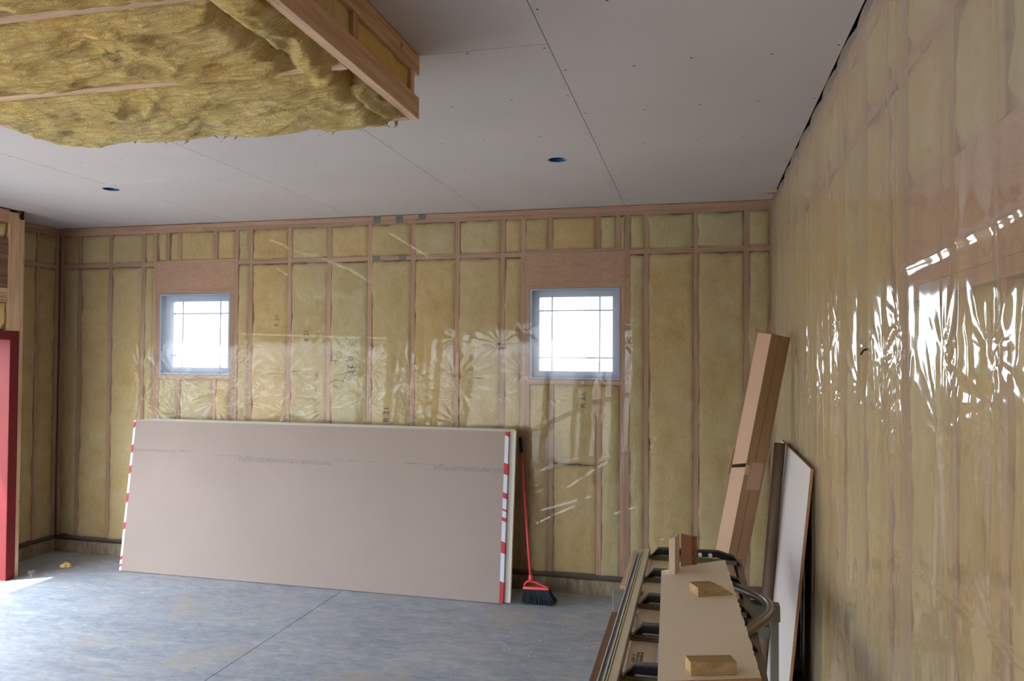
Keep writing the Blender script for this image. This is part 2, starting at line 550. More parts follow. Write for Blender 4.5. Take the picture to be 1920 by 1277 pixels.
# --- ceiling: slab above, boards below
ceiling = tag(bbox('ceiling', -7.0, 0.4, -9.8, 0.4, H + 0.14, H + 0.22, 'void_shade'), 'gypsum board ceiling with open screw heads and joints', kind='structure')
def ceiling_board(x0, x1, y0, y1, hole=None):
    g = 0.0016
    x0 += g; x1 -= g; y0 += g; y1 -= g
    mb = MB()
    if hole is None:
        mb.box(x0, x1, y0, y1, H, H + 0.013)
    else:
        cx, cy, rad = hole
        s = rad * 1.3
        mb.box(x0, cx - s, y0, y1, H, H + 0.013)
        mb.box(cx + s, x1, y0, y1, H, H + 0.013)
        mb.box(cx - s, cx + s, y0, cy - s, H, H + 0.013)
        mb.box(cx - s, cx + s, cy + s, y1, H, H + 0.013)
        n = 32
        b = len(mb.v)
        for z in (H, H + 0.013):
            for k in range(n):
                th = 2 * math.pi * k / n
                c, sn = math.cos(th), math.sin(th)
                q = s / max(abs(c), abs(sn))
                mb.v.append((cx + q * c, cy + q * sn, z)); mb.v.append((cx + rad * c, cy + rad * sn, z))
        for k in range(n):
            k2 = (k + 1) % n
            mb.f.append((b + 2 * k, b + 2 * k2, b + 2 * k2 + 1, b + 2 * k + 1)); mb.mi.append(0)
            o = b + 2 * n
            mb.f.append((b + 2 * k + 1, b + 2 * k2 + 1, o + 2 * k2 + 1, o + 2 * k + 1)); mb.mi.append(0)
    bd = mb.build('gypsum_board', 'ceiling_paper', ceiling)
    sc = MB()
    for yy in np.arange(y0 + 0.02, y1 - 0.01, 0.61):
        for xx in np.linspace(x0 + 0.02, x1 - 0.02, 5):
            px = xx + random.uniform(-0.03, 0.03) * (0 if xx in (x0 + .02, x1 - .02) else 1); py = yy + random.uniform(-0.02, 0.02)
            rr = 0.006
            c = len(sc.v)
            for k in range(6):
                sc.v.append((px + rr * math.cos(k * math.pi / 3), py + rr * math.sin(k * math.pi / 3), H - 0.0006))
            sc.v += [(px, py, H - 0.0012)]
            for k in range(6):
                sc.f.append((c + (k + 1) % 6, c + k, c + 6)); sc.mi.append(0)
    if sc.v:
        tag(sc.build('screw_heads', 'screw', bd), kind='stuff')
    return bd
strips = [(-7.3, -6.06, [-9.5, -7.3, -3.66, -0.012], None), (-6.06, -4.841, [-9.5, -7.3, -3.66, -0.012], (-4.943, -1.452)), (-4.841, -3.622, [-9.5, -8.9, -5.24, -1.575, -0.012], None),
          (-3.622, -2.403, [-9.5, -7.3, -3.66, -0.012], None), (-2.403, -1.184, [-9.5, -7.0, -3.337, -0.012], (-1.469, -1.565)), (-1.184, -0.03, [-9.5, -8.0, -4.9, -0.31, -0.012], None)]
for x0, x1, ys, hole in strips:
    for ya, yb in zip(ys[:-1], ys[1:]):
        hh = None
        if hole and ya < hole[1] < yb:
            hh = (hole[0], hole[1], 0.062)
        ceiling_board(x0, x1, ya, yb, hh)
# torn paper at the corner of the ceiling
tp = MB()
tp.hexa([(-0.03, -0.40, H - 0.02), (-0.02, -0.40, H - 0.02), (-0.02, -0.30, H - 0.02), (-0.12, -0.33, H - 0.012), (-0.03, -0.40, H - 0.001), (-0.02, -0.40, H - 0.001), (-0.02, -0.30, H - 0.001), (-0.12, -0.33, H - 0.001)])
tp.build('torn_edge', 'card_dark', ceiling)

def light_box(x, y, label):
    t = empty('ceiling_light_box', (x, y, H))
    mb = MB()
    n = 24; r_in, r_out, zt = 0.054, 0.060, H + 0.085
    for rr, z in ((r_in, H + 0.001), (r_in, zt - 0.004), (r_out, H + 0.001), (r_out, zt)):
        for k in range(n):
            th = 2 * math.pi * k / n
            mb.v.append((x + rr * math.cos(th), y + rr * math.sin(th), z))
    for k in range(n):
        k2 = (k + 1) % n
        mb.f += [(k, k2, n + k2, n + k), (2 * n + k2, 2 * n + k, 3 * n + k, 3 * n + k2), (k2, k, 2 * n + k, 2 * n + k2)]
        mb.mi += [0, 0, 0]
    mb.f += [tuple(n + k for k in range(n)), tuple(3 * n + k for k in range(n))[::-1]]; mb.mi += [0, 0]
    mb.build('box_shell', 'blue_box', t)
    MB().tube([(x + 0.02, y, zt - 0.01), (x + 0.03, y - 0.01, H + 0.03), (x + 0.045, y - 0.015, H + 0.0), (x + 0.075, y - 0.035, H - 0.012)], 0.0035, 6).build('cable_end', 'card_light', t)
    tag(t, label, 'electrical box', 'open ceiling light boxes')
light_box(-4.943, -1.452, 'blue round light box in the ceiling hole toward the left doorway')
light_box(-1.469, -1.565, 'blue round light box in the ceiling hole nearer the right wall')

# --- back wall
WIN = [(-5.665, -4.885, 1.765, 2.548), (-1.992, -1.220, 1.768, 2.545)]
mb = MB()
xs = [XL - 0.2, WIN[0][0], WIN[0][1], WIN[1][0], WIN[1][1], 0.2]
for i in range(5):
    if i % 2 == 0:
        mb.box(xs[i], xs[i + 1], 0.14, 0.155, 0, H + 0.14)
    else:
        w = WIN[i // 2]
        mb.box(xs[i], xs[i + 1], 0.14, 0.155, 0, w[2])
        mb.box(xs[i], xs[i + 1], 0.14, 0.155, w[3], H + 0.14)
wall_back = tag(mb.build('wall_back', 'osb'), 'open stud back wall filled with yellow insulation', kind='structure')
def bstud(x, z0, z1, w=0.038, name='stud'):
    bbox(name, x - w / 2, x + w / 2, 0.0 + random.uniform(0, 0.002), 0.138, z0, z1, 'stud_z', wall_back)
def bplate(name, x0, x1, z0, z1, mat='stud_x'):
    bbox(name, x0, x1, 0.0 + random.uniform(0, 0.002), 0.138, z0, z1, mat, wall_back)
ZT = 3.140
for a, b in ((XL, -4.1), (-4.098, -0.9), (-0.898, 0)):
    bplate('top_plate', a, b, ZT + 0.0385, 3.2165)
for a, b in ((XL, -5.2), (-5.198, -2.05), (-2.048, 0)):
    bplate('top_plate', a, b, ZT, ZT + 0.038)
bplate('bottom_plate', XL, 0, CURB + 0.001, CURB + 0.039, 'sill_dark')
ZB = CURB + 0.039
full = [-6.81, -6.60, -6.235, -5.857, -4.675, -4.270, -3.868, -3.467, -3.053, -2.640, -2.230, -1.008, -0.611, -0.218, -0.021]
for x in full:
    bstud(x, ZB, ZT)
for (x0, x1, z0, z1) in WIN:
    for s, xx in ((-1, x0), (1, x1)):
        bstud(xx + s * 0.019, ZB, z1 + 0.0, name='jack_stud')
        bstud(xx + s * 0.0575, ZB, ZT, name='king_stud')
    bplate('window_sill_plate', x0, x1, z0 - 0.038, z0)
    bplate('header', x0 - 0.038, x1 + 0.038, 2.594, 2.842, 'header')
    bplate('header_plate', x0 - 0.038, x1 + 0.038, z1, 2.593)
    bplate('header_plate', x0 - 0.038, x1 + 0.038, 2.843, 2.866)
cripU = [[-5.585, -5.447, -5.055], [-1.815, -1.405, -1.24]]
cripL = [[-5.45, -5.055], [-1.80, -1.395]]
for k in (0, 1):
    for x in cripU[k]:
        bstud(x, 2.866, ZT, name='cripple_stud')
    for x in cripL[k]:
        bstud(x, ZB, WIN[k][2] - 0.038, name='cripple_stud')
    x0, x1 = WIN[k][0], WIN[k][1]
# bays: intervals between stud edges
bays = []
pairs = [(-6.81, -6.60), (-6.60, -6.235), (-6.235, -5.857), (-5.857, WIN[0][0] - 0.0575), (WIN[0][1] + 0.0575, -4.675), (-4.675, -4.270), (-4.270, -3.868), (-3.868, -3.467), (-3.467, -3.053), (-3.053, -2.640), (-2.640, -2.230), (-2.230, WIN[1][0] - 0.0575), (WIN[1][1] + 0.0575, -1.008), (-1.008, -0.611), (-0.611, -0.218), (-0.218, -0.021)]
batt_objs = {}
for (a, b) in pairs:
    a0, a1 = a + 0.019, b - 0.019
    bplate('blocking', a0, a1, 2.816, 2.855)
    ov = 0.004
    batt(wall_back, a0 - ov, a1 + ov, 2.858, ZT + 0.002, back_place, bulge=0.008, res=0.022)
    batt_objs[round(a, 3)] = batt(wall_back, a0 - ov, a1 + ov, ZB - 0.01, 2.812, back_place, bulge=0.007, res=0.024)
for k in (0, 1):
    xs = [WIN[k][0] - 0.038] + cripU[k] + [WIN[k][1] + 0.038]
    for a, b in zip(xs[:-1], xs[1:]):
        aa = a + (0.019 if a in cripU[k] else 0); bb = b - (0.019 if b in cripU[k] else 0)
        if bb - aa > 0.03:
            batt(wall_back, aa - 0.003, bb + 0.003, 2.868, ZT + 0.002, back_place, bulge=0.008, res=0.022)
    xs = [WIN[k][0]] + cripL[k] + [WIN[k][1]]
    for a, b in zip(xs[:-1], xs[1:]):
        aa = a + (0.019 if a in cripL[k] else 0); bb = b - (0.019 if b in cripL[k] else 0)
        zt = WIN[k][2] - 0.038
        if k == 1 and a == cripL[1][0]:
            batt(wall_back, aa - 0.003, bb + 0.003, ZB - 0.01, 1.045, back_place, wav=0.012)
            batt(wall_back, aa - 0.003, bb + 0.003, 1.062, zt, back_place, wav=0.012)
            bbox('gap_shade', aa, bb, 0.06, 0.07, 1.0, 1.1, 'void_shade', wall_back)  # dark strip painted as the shade inside the batt gap
        else:
            batt(wall_back, aa - 0.003, bb + 0.003, ZB - 0.01, zt, back_place)
# nail plates on the framing
for x, z in ((-3.40, 3.185), (-3.185, 3.185), (-3.405, 2.836), (-3.155, 2.836), (-2.97, 3.20)):
    bbox('nail_plate', x - 0.035, x + 0.035, -0.003, 0.0, z - 0.032 if z > 3 else z - 0.019, z + 0.025 if z > 3 else z + 0.019, 'steel_plate', wall_back)

# writing on the batts
def text_on_batt(body, x, z, size, rot, parent=wall_back, y=-0.0188):
    cu = bpy.data.curves.new('printed_text', 'FONT')
    cu.body = body; cu.size = size; cu.align_x = 'CENTER'; cu.align_y = 'CENTER'; cu.extrude = 0.0004
    tmp = bpy.data.objects.new('tmp_text', cu)
    col.objects.link(tmp)
    dg = bpy.context.evaluated_depsgraph_get()
    me = bpy.data.meshes.new_from_object(tmp.evaluated_get(dg))
    bpy.data.objects.remove(tmp, do_unlink=True)
    me.materials.clear(); me.materials.append(M['ink'])
    o = bpy.data.objects.new('printed_text', me)
    col.objects.link(o)
    o.parent = parent
    o.location = Vector((x, y, z)) - world_loc(parent)
    o.rotation_euler = (math.radians(90), math.radians(rot), 0)
    return o
text_on_batt('R 21', -3.646, 1.875, 0.085, 90)
text_on_batt('R 21', -3.285, 1.44, 0.075, -90)
text_on_batt('R 21', -4.385, 2.28, 0.06, -90)
text_on_batt('R 21', -4.08, 2.14, 0.06, -90)
text_on_batt('R 21', -1.53, 1.60, 0.07, -90)
def scribble(pts):
    mb = MB()
    mb.tube([(x, -0.0185, z) for x, z in pts], 0.0018, 5)
    return mb.build('ink_stroke', 'ink', wall_back)
scribble([(-3.80, 1.99), (-3.83, 1.93), (-3.84, 1.91), (-3.80, 1.915), (-3.76, 1.915)])
scribble([(-3.81, 1.915), (-3.785, 1.91), (-3.79, 1.88)])
scribble([(-3.785, 1.98), (-3.78, 1.945), (-3.76, 1.935), (-3.735, 1.95), (-3.73, 1.985), (-3.745, 2.0), (-3.755, 1.98)])
scribble([(-3.73, 2.05), (-3.72, 2.02)]); scribble([(-3.705, 2.055), (-3.70, 2.035)])
scribble([(-3.71, 1.735), (-3.68, 1.79), (-3.65, 1.805), (-3.635, 1.79), (-3.65, 1.755), (-3.685, 1.72), (-3.71, 1.715), (-3.71, 1.735)])
scribble([(-3.585, 1.845), (-3.615, 1.815), (-3.62, 1.79), (-3.595, 1.78), (-3.56, 1.785)])
scribble([(-3.57, 1.87), (-3.545, 1.875)]); scribble([(-3.565, 1.855), (-3.54, 1.86)])
scribble([(-3.85, 1.70), (-3.80, 1.735), (-3.76, 1.74)])

# --- windows
def window(name, x0, x1, z0, z1, label):
    w = tag(MB().box(x0 + 0.004, x0 + 0.02, 0.001, 0.15, z0 + 0.004, z1 - 0.004).box(x1 - 0.02, x1 - 0.004, 0.001, 0.15, z0 + 0.004, z1 - 0.004).box(x0 + 0.02, x1 - 0.02, 0.001, 0.15, z0 + 0.004, z0 + 0.02).box(x0 + 0.02, x1 - 0.02, 0.001, 0.15, z1 - 0.02, z1 - 0.004).build(name, 'vinyl'), label, kind='structure')
    a0, a1, b0, b1 = x0 + 0.02, x1 - 0.02, z0 + 0.02, z1 - 0.02
    t = 0.052
    MB().box(a0, a0 + t, 0.07, 0.145, b0, b1).box(a1 - t, a1, 0.07, 0.145, b0, b1).box(a0 + t, a1 - t, 0.07, 0.145, b0, b0 + t).box(a0 + t, a1 - t, 0.07, 0.145, b1 - t, b1).build('window_frame', 'vinyl', w)
    g0, g1, h0, h1 = a0 + t, a1 - t, b0 + t, b1 - t
    bbox('pane', g0 - 0.005, g1 + 0.005, 0.108, 0.112, h0 - 0.005, h1 + 0.005, 'glass', w)
    q = 0.014
    for f in (0.165, 0.82):
        bbox('muntin', g0 + (g1 - g0) * f - q / 2, g0 + (g1 - g0) * f + q / 2, 0.113, 0.120, h0, h1, 'muntin', w)
        bbox('muntin', g0, g1, 0.121, 0.128, h0 + (h1 - h0) * (f if f > 0.5 else 0.18) - q / 2, h0 + (h1 - h0) * (f if f > 0.5 else 0.18) + q / 2, 'muntin', w)
    return w
window('window_1', *WIN[0], 'small square window with a border grille near the left corner')
window('window_2', *WIN[1], 'small square window with a border grille nearer the right corner')

# --- left wall (short return beside the doorway)
wall_left = tag(bbox('wall_left', XL - 0.155, XL - 0.14, -0.85, 0.14, 0, H + 0.14, 'osb'), 'short open stud left wall beside the doorway', kind='structure')
def lbox(name, y0, y1, z0, z1, mat='stud_z'):
    bbox(name, XL - 0.138, XL, y0, y1, z0, z1, mat, wall_left)
lbox('top_plate', -0.84, -0.001, ZT + 0.0385, 3.2165, 'stud_y'); lbox('top_plate', -0.84, -0.001, ZT, ZT + 0.038, 'stud_y')
lbox('bottom_plate', -0.84, -0.001, CURB + 0.001, ZB, 'sill_dark')
for y in (-0.022, -0.25, -0.65):
    lbox('stud', y - 0.019, y + 0.019, ZB, ZT)
for a, b in ((-0.231 + 0.0, -0.041), (-0.631, -0.269), (-0.84, -0.669)):
    lbox('blocking', a, b, 2.812, 2.85, 'stud_y')
    batt(wall_left, a - 0.003, b + 0.003, ZB - 0.01, 2.81, left_place)
    batt(wall_left, a - 0.003, b + 0.003, 2.852, ZT + 0.002, left_place)

# --- entry wall: nearer part of the left side, with the doorway
DY0, DY1, DZ = -7.2, -0.97, 2.08
ew = MB()
ew.box(XJ - 0.16, XJ - 0.145, -9.5, DY0, 0, H + 0.14)
ew.box(XJ - 0.16, XJ - 0.145, DY0, DY1, DZ + 0.02, H + 0.14)
ew.box(XJ - 0.16, XJ - 0.145, DY1, -0.852, 0, H + 0.14)
ew.box(XL - 0.155, XJ - 0.145, -0.867, -0.852, 0, H + 0.14)
wall_entry = tag(ew.build('wall_entry', 'osb'), 'framed wall above and beside the doorway on the left', kind='structure')
def ebox(name, y0, y1, z0, z1, mat, x0=XJ - 0.138, x1=XJ):
    return bbox(name, x0, x1, y0, y1, z0, z1, mat, wall_entry)
ebox('top_plate', -9.4, -0.992, 3.095, 3.205, 'stud_y')
ebox('corner_post', -0.990, -0.880, 2.158, 3.19, 'pine_z')
ebox('corner_post', -0.879, -0.842, 0.0, 3.15, 'pine_z')
ebox('post_cap', -0.900, -0.842, 3.151, 3.20, 'pine_z')
ebox('hanger_clip', -0.885, -0.865, 3.14, 3.215, 'black_plastic', XJ, XJ + 0.015)
ebox('header', DY0 - 0.1, -0.992, 2.53, 2.955, 'old_wood', XJ - 0.13, XJ - 0.012)
ebox('header_plate', DY0 - 0.1, -0.992, 2.488, 2.528, 'pine_y', XJ - 0.13, XJ - 0.006)
ebox('header_plate', DY0 - 0.1, -0.992, 2.446, 2.486, 'pine_y', XJ - 0.13, XJ - 0.010)
ebox('header_plate', DY0 - 0.1, -0.992, 2.405, 2.444, 'pine_y', XJ - 0.13, XJ - 0.006)
batt(wall_entry, DY0, -0.995, 2.957, 3.093, entry_place, bulge=-0.01, res=0.05)
batt(wall_entry, DY0, -0.995, 2.17, 2.403, entry_place, bulge=-0.01, res=0.05)
df = empty('door_1', (XJ, DY1, 0))
tag(df, 'red painted steel frame of the left doorway', kind='structure')
for (n_, y0, y1, z0, z1) in (('jamb', DY1, -0.842 - 0.0 - 0.038, 0.0, 2.156), ('jamb', DY0 - 0.09, DY0, 0.0, 2.156), ('head', DY0, DY1, DZ, 2.156)):
    bevel(bbox(n_, XJ - 0.30, XJ + 0.006, y0, y1, z0, z1, 'red_paint', df), 0.004)

# --- right wall
wall_right = tag(bbox('wall_right', 0.14, 0.155, -9.5, 0.15, 0, H + 0.14, 'osb'), 'open stud right wall filled with yellow insulation', kind='structure')
def rbox(name, y0, y1, z0, z1, mat='stud_z', x0=0.0):
    bbox(name, x0, 0.138, y0, y1, z0, z1, mat, wall_right)
rbox('top_plate', -9.4, 0, ZT + 0.0385, 3.2165, 'stud_y'); rbox('top_plate', -9.4, 0, ZT, ZT + 0.038, 'stud_y')
rbox('bottom_plate', -9.4, 0, CURB + 0.001, ZB, 'sill_dark')
rst = [-0.045, -0.42, -0.83, -1.235, -1.64, -2.05, -2.455, -2.86, -3.27, -3.64, -3.81]
for y in rst:
    rbox('stud', y - 0.019, y + 0.019, ZB, ZT)
rbox('king_stud', -3.87, -3.832, ZB, ZT)
for a, b in zip(rst[1:], rst[:-1]):
    a0, b0 = a + 0.019, b - 0.019
    if b0 - a0 < 0.03: continue
    rbox('blocking', a0, b0, 2.812, 2.852, 'stud_y')
    batt(wall_right, a0 - 0.003, b0 + 0.003, ZB - 0.01, 2.81, right_place, res=0.045)
    batt(wall_right, a0 - 0.003, b0 + 0.003, 2.854, ZT + 0.002, right_place, res=0.045)
rbox('header', -5.3, -3.872, 2.17, 2.45, 'header')
rbox('header_plate', -5.3, -3.872, 2.128, 2.168, 'stud_y')
cr = [-3.851, -4.26, -4.57, -4.98, -5.3]
for y in cr[1:]:
    rbox('cripple_stud', y - 0.019, y + 0.019, 2.452, ZT)
    rbox('cripple_stud', y - 0.019, y + 0.019, ZB, 2.126)
for a, b in zip(cr[1:], cr[:-1]):
    a0, b0 = a + 0.019, b - 0.019
    rbox('blocking', a0, b0, 2.812, 2.852, 'stud_y')
    batt(wall_right, a0 - 0.003, b0 + 0.003, ZB - 0.01, 2.126, right_place, res=0.045)
    batt(wall_right, a0 - 0.003, b0 + 0.003, 2.454, 2.810, right_place, res=0.045)
    batt(wall_right, a0 - 0.003, b0 + 0.003, 2.854, ZT + 0.002, right_place, res=0.045)

# --- wall behind the camera, opening sized for fill light, and the unseen roof
rw = MB()
rw.box(-7.0, -6.1, -9.66, -9.5, 0, H + 0.14); rw.box(-2.9, 0.155, -9.66, -9.5, 0, H + 0.14); rw.box(-6.1, -2.9, -9.66, -9.5, 2.3, H + 0.14)
tag(rw.build('wall_front', 'osb'), 'wall behind the viewer with a wide opening added for light', kind='structure')  # opening is added, sized for fill light and film reflections
tag(bbox('roof', -7.5, 0.75, -10.2, 0.75, H + 0.222, H + 0.30, 'osb'), 'unseen flat roof deck, eaves added to shape the sun patch', kind='structure')  # overhang added out of view to cut the sun patch on the floor

# ------------------------------------------------------------------ plastic film
def film(name, U0, U1, V0, V1, res, studs, place, mat, seed, staple_spec, ripple=0.0, folds=(), base=0.024, pil=0.008):
    g = np.random.default_rng(seed)
    nu = int((U1 - U0) / res); nv = int((V1 - V0) / res)
    u = np.linspace(U0, U1, nu + 1); v = np.linspace(V0, V1, nv + 1)
    UU, VV = np.meshgrid(u, v)
    # distance to nearest stud -> pillow
    st = np.array(sorted(studs))
    dist = np.abs(u[:, None] - st[None, :]).min(1)
    pill = np.clip(dist / 0.19, 0, 1)
    pill = np.sin(pill * math.pi / 2)
    h = base + pil * pill[None, :] * (0.75 + 0.25 * np.sin(VV * 2.1 + g.uniform(0, 6)))
    # broad undulation
    for _ in range(10):
        k1, k2 = g.uniform(-5, 5), g.uniform(-3, 3)
        h += 0.0011 * np.sin(k1 * UU + k2 * VV + g.uniform(0, 6.28))
    # vertical ripples
    if ripple:
        for _ in range(26):
            k = g.uniform(18, 62); ph = g.uniform(0, 6.28)
            cen = g.uniform(U0, U1); wd = g.uniform(0.25, 0.8)
            vc = g.uniform(V0, V1); vw = g.uniform(0.5, 1.6)
            slant = g.uniform(-0.10, 0.10)
            h += ripple * np.sin(k * (UU + slant * VV) + ph) * np.exp(-((UU - cen) / wd) ** 2 - ((VV - vc) / vw) ** 2)
    # creases running out from staples
    for (su, sv, A, rho) in staple_spec:
        x = UU - su; y = VV - sv
        i0, i1 = np.searchsorted(u, su - 3.5 * rho), np.searchsorted(u, su + 3.5 * rho)
        j0, j1 = np.searchsorted(v, sv - 3.5 * rho), np.searchsorted(v, sv + 3.5 * rho)
        x = x[j0:j1, i0:i1]; y = y[j0:j1, i0:i1]
        r = np.hypot(x, y); th = np.arctan2(y, x)
        n = g.integers(9, 17); ph = g.uniform(0, 6.28)
        wob = np.sin(th * 2 + g.uniform(0, 6.28)) * 0.8 + np.sin(th * 3 + g.uniform(0, 6.28)) * 0.6
        w = 1 - 2 * np.abs(np.sin(0.5 * n * th + wob * 1.6 + ph)) ** 0.8
        env = np.exp(-r / rho) * np.clip(r / 0.025, 0, 1)
        h[j0:j1, i0:i1] += A * env * w * (0.55 + 0.45 * np.sin(th + g.uniform(0, 6.28)))
        h[j0:j1, i0:i1] -= 0.001 * np.exp(-(r / 0.05) ** 2)
    # long folds: (u0,v0,u1,v1,height,width)
    for (a, b, c, d_, hh, ww) in folds:
        dx, dy = c - a, d_ - b
        L = math.hypot(dx, dy)
        t = ((UU - a) * dx + (VV - b) * dy) / (L * L)
        s = ((UU - a) * dy - (VV - b) * dx) / L
        env = np.clip(t / 0.12, 0, 1) * np.clip((1 - t) / 0.12, 0, 1)
        h += hh * env * np.exp(-(s / ww) ** 2)
    h = np.maximum(h, 0.0205)
    P = place(UU.ravel(), VV.ravel(), h.ravel())
    w = nu + 1
    idx = np.arange((nu + 1) * (nv + 1)).reshape(nv + 1, nu + 1)
    fc = np.stack([idx[:-1, :-1], idx[:-1, 1:], idx[1:, 1:], idx[1:, :-1]], -1).reshape(-1, 4)
    me = bpy.data.meshes.new(name)
    me.vertices.add(len(P)); me.vertices.foreach_set('co', P.ravel())
    me.loops.add(fc.size); me.loops.foreach_set('vertex_index', fc.ravel().astype(np.int32))
    me.polygons.add(len(fc)); me.polygons.foreach_set('loop_start', np.arange(0, fc.size, 4, dtype=np.int32))
    me.polygons.foreach_set('loop_total', np.full(len(fc), 4, dtype=np.int32))
    me.polygons.foreach_set('use_smooth', np.ones(len(fc), dtype=bool))
    me.update(calc_edges=True); me.validate()
    me.materials.append(M[mat])
    o = bpy.data.objects.new(name, me); col.objects.link(o)
    return o

bst = full + [w[0] - 0.04 for w in WIN] + [w[1] + 0.04 for w in WIN] + cripL[0] + cripL[1]
g = np.random.default_rng(3)
spec = []
for x in bst:
    for z in np.arange(0.35, 3.1, 0.45):
        spec.append((x + g.uniform(-0.01, 0.01), z + g.uniform(-0.15, 0.15), 0.0022, 0.07))
# the strongly creased zone under and right of the left window
for x in bst:
    if -5.9 < x < -2.4:
        for z in (1.46, 1.62, 1.78):
            spec.append((x + g.uniform(-0.015, 0.015), z + g.uniform(-0.08, 0.08), 0.0095 if x < -4.2 else 0.006, 0.10))
for x in (-5.4, -5.1, -5.25, -5.62, -4.92):
    spec.append((x, 1.75 + g.uniform(-0.1, 0.02), 0.010, 0.12))
folds_b = [(-4.62, 3.10, -3.55, 2.72, 0.013, 0.012), (-4.35, 2.98, -3.70, 2.80, 0.012, 0.010), (-4.55, 2.88, -4.25, 2.70, 0.013, 0.012), (-3.30, 3.09, -2.85, 2.82, 0.013, 0.011),
           (-3.75, 2.82, -3.42, 2.62, 0.013, 0.014), (-4.28, 2.62, -4.02, 2.42, 0.004, 0.010), (-5.8, 1.63, -4.5, 1.60, 0.003, 0.006), (-4.85, 2.52, -3.4, 2.49, 0.002, 0.006), (-4.85, 2.17, -3.1, 2.12, 0.002, 0.006),
           (-2.35, 3.05, -2.05, 2.93, 0.013, 0.011), (-5.3, 1.49, -4.95, 1.62, 0.008, 0.02), (-4.95, 1.45, -4.83, 1.66, 0.010, 0.02)]
for k in range(14):
    x = g.uniform(-2.2, -0.2); z = g.uniform(0.4, 1.6)
    folds_b.append((x, z, x + g.uniform(0.3, 0.6), z + g.uniform(0.08, 0.3), 0.0035, 0.010))
fb = film('plastic_sheet', XL + 0.02, -0.02, CURB + 0.02, 3.20, 0.008, bst, lambda a, b, h: np.stack([a, -h, b], 1), 'film_back', 11, spec, 0.0008, folds_b)
tag(fb, 'clear plastic vapour sheet stretched over the back wall and both windows', 'plastic sheet', 'clear vapour sheets on the walls')

g = np.random.default_rng(5)
spec = []
rall = rst + cr
for y in rall:
    for z in np.arange(0.3, 3.1, 0.42):
        spec.append((y + g.uniform(-0.01, 0.01), z + g.uniform(-0.15, 0.15), 0.0016, 0.07))
    for z in (1.80, 2.02):
        spec.append((y + g.uniform(-0.02, 0.02), z + g.uniform(-0.08, 0.08), 0.0055, 0.11))
folds_r = [(-5.0, 2.245, -3.85, 2.21, 0.008, 0.007), (-4.9, 1.42, -2.4, 1.36, 0.0035, 0.006), (-4.9, 1.72, -2.2, 1.62, 0.003, 0.005), (-4.0, 0.9, -3.0, 0.3, 0.012, 0.03), (-3.2, 1.1, -2.6, 0.4, 0.012, 0.04)]
for k in range(18):
    y = g.uniform(-4.95, -2.2); z = g.uniform(1.75, 2.15)
    folds_r.append((y, z, y + g.uniform(-0.10, 0.10), z - g.uniform(0.2, 0.5), g.uniform(0.0025, 0.005), g.uniform(0.009, 0.016)))
for k in range(24):
    y = g.uniform(-4.9, -0.4); z = g.uniform(1.0, 3.1)
    folds_r.append((y, z, y + g.uniform(-0.06, 0.06), z - g.uniform(0.6, 1.5), g.uniform(0.002, 0.004), g.uniform(0.008, 0.014)))
fr_ = film('plastic_sheet', -5.3, -0.03, CURB + 0.02, 3.20, 0.009, rall, lambda a, b, h: np.stack([-h, a, b], 1), 'film_right', 12, spec, 0.0011, folds_r, base=0.024, pil=0.012)
tag(fr_, 'wrinkled glossy plastic vapour sheet hanging over the whole right wall', 'plastic sheet', 'clear vapour sheets on the walls')
fl = film('plastic_sheet', -0.835, -0.03, CURB + 0.02, 3.20, 0.025, [-0.022, -0.25, -0.65, -0.83], lambda a, b, h: np.stack([XL + h, a, b], 1), 'film_back', 13, [(-0.25, z, 0.002, 0.08) for z in np.arange(0.4, 3, 0.4)])
tag(fl, 'narrow plastic vapour sheet on the left wall beside the red door frame', 'plastic sheet', 'clear vapour sheets on the walls')

# ------------------------------------------------------------------ dropped ceiling frame with loose insulation
SX0, SX1, SY1, SY0, SZ = -3.50, -1.73, -3.335, -5.25, 2.95
sf = empty('dropped_ceiling_frame', ((SX0 + SX1) / 2, (SY0 + SY1) / 2, SZ))
tag(sf, 'open lumber frame hanging below the ceiling stuffed with yellow insulation', 'ceiling frame')
def sbox(name, x0, x1, y0, y1, z0, z1, mat):
    return bevel(bbox(name, x0, x1, y0, y1, z0, z1, mat, sf), 0.002, 1)
sbox('rim_board', SX1 - 0.04, SX1, SY0, SY1, SZ, SZ + 0.092, 'pine_y')
sbox('upper_rim_board', SX1 - 0.04, SX1, SY0, SY1, 3.135, H - 0.004, 'pine_y')
sbox('rim_board', SX0 - 0.04, SX0, SY0, SY1, SZ, SZ + 0.092, 'pine_y')
sbox('upper_rim_board', SX0 - 0.04, SX0, SY0, SY1, 3.135, H - 0.004, 'pine_y')
sbox('end_board', SX0, SX1 - 0.041, SY1 - 0.038, SY1, SZ, SZ + 0.092, 'pine_x')
sbox('upper_end_board', SX0, SX1 - 0.041, SY1 - 0.038, SY1, 3.135, H - 0.004, 'pine_x')
for y in (-3.93, -4.49, -5.05):
    sbox('joist', SX0, SX1 - 0.041, y - 0.019, y + 0.019, SZ, SZ + 0.092, 'pine_x')
for y in (-3.40, -3.93, -4.49, -5.05):
    sbox('short_stud', SX1 - 0.04, SX1 - 0.004, y - 0.019, y + 0.019, SZ + 0.093, 3.134, 'pine_z')
# side batts between the two rims
ys = [-5.25, -5.05, -4.49, -3.93, -3.40]
for a, b in zip(ys[:-1], ys[1:]):
    batt(sf, a + 0.015, b - 0.015, SZ + 0.085, 3.142, lambda p, q, h: (SX1 - 0.014 + h, p, q), depth=0.06, res=0.025, bulge=0.004, recess=0.006)
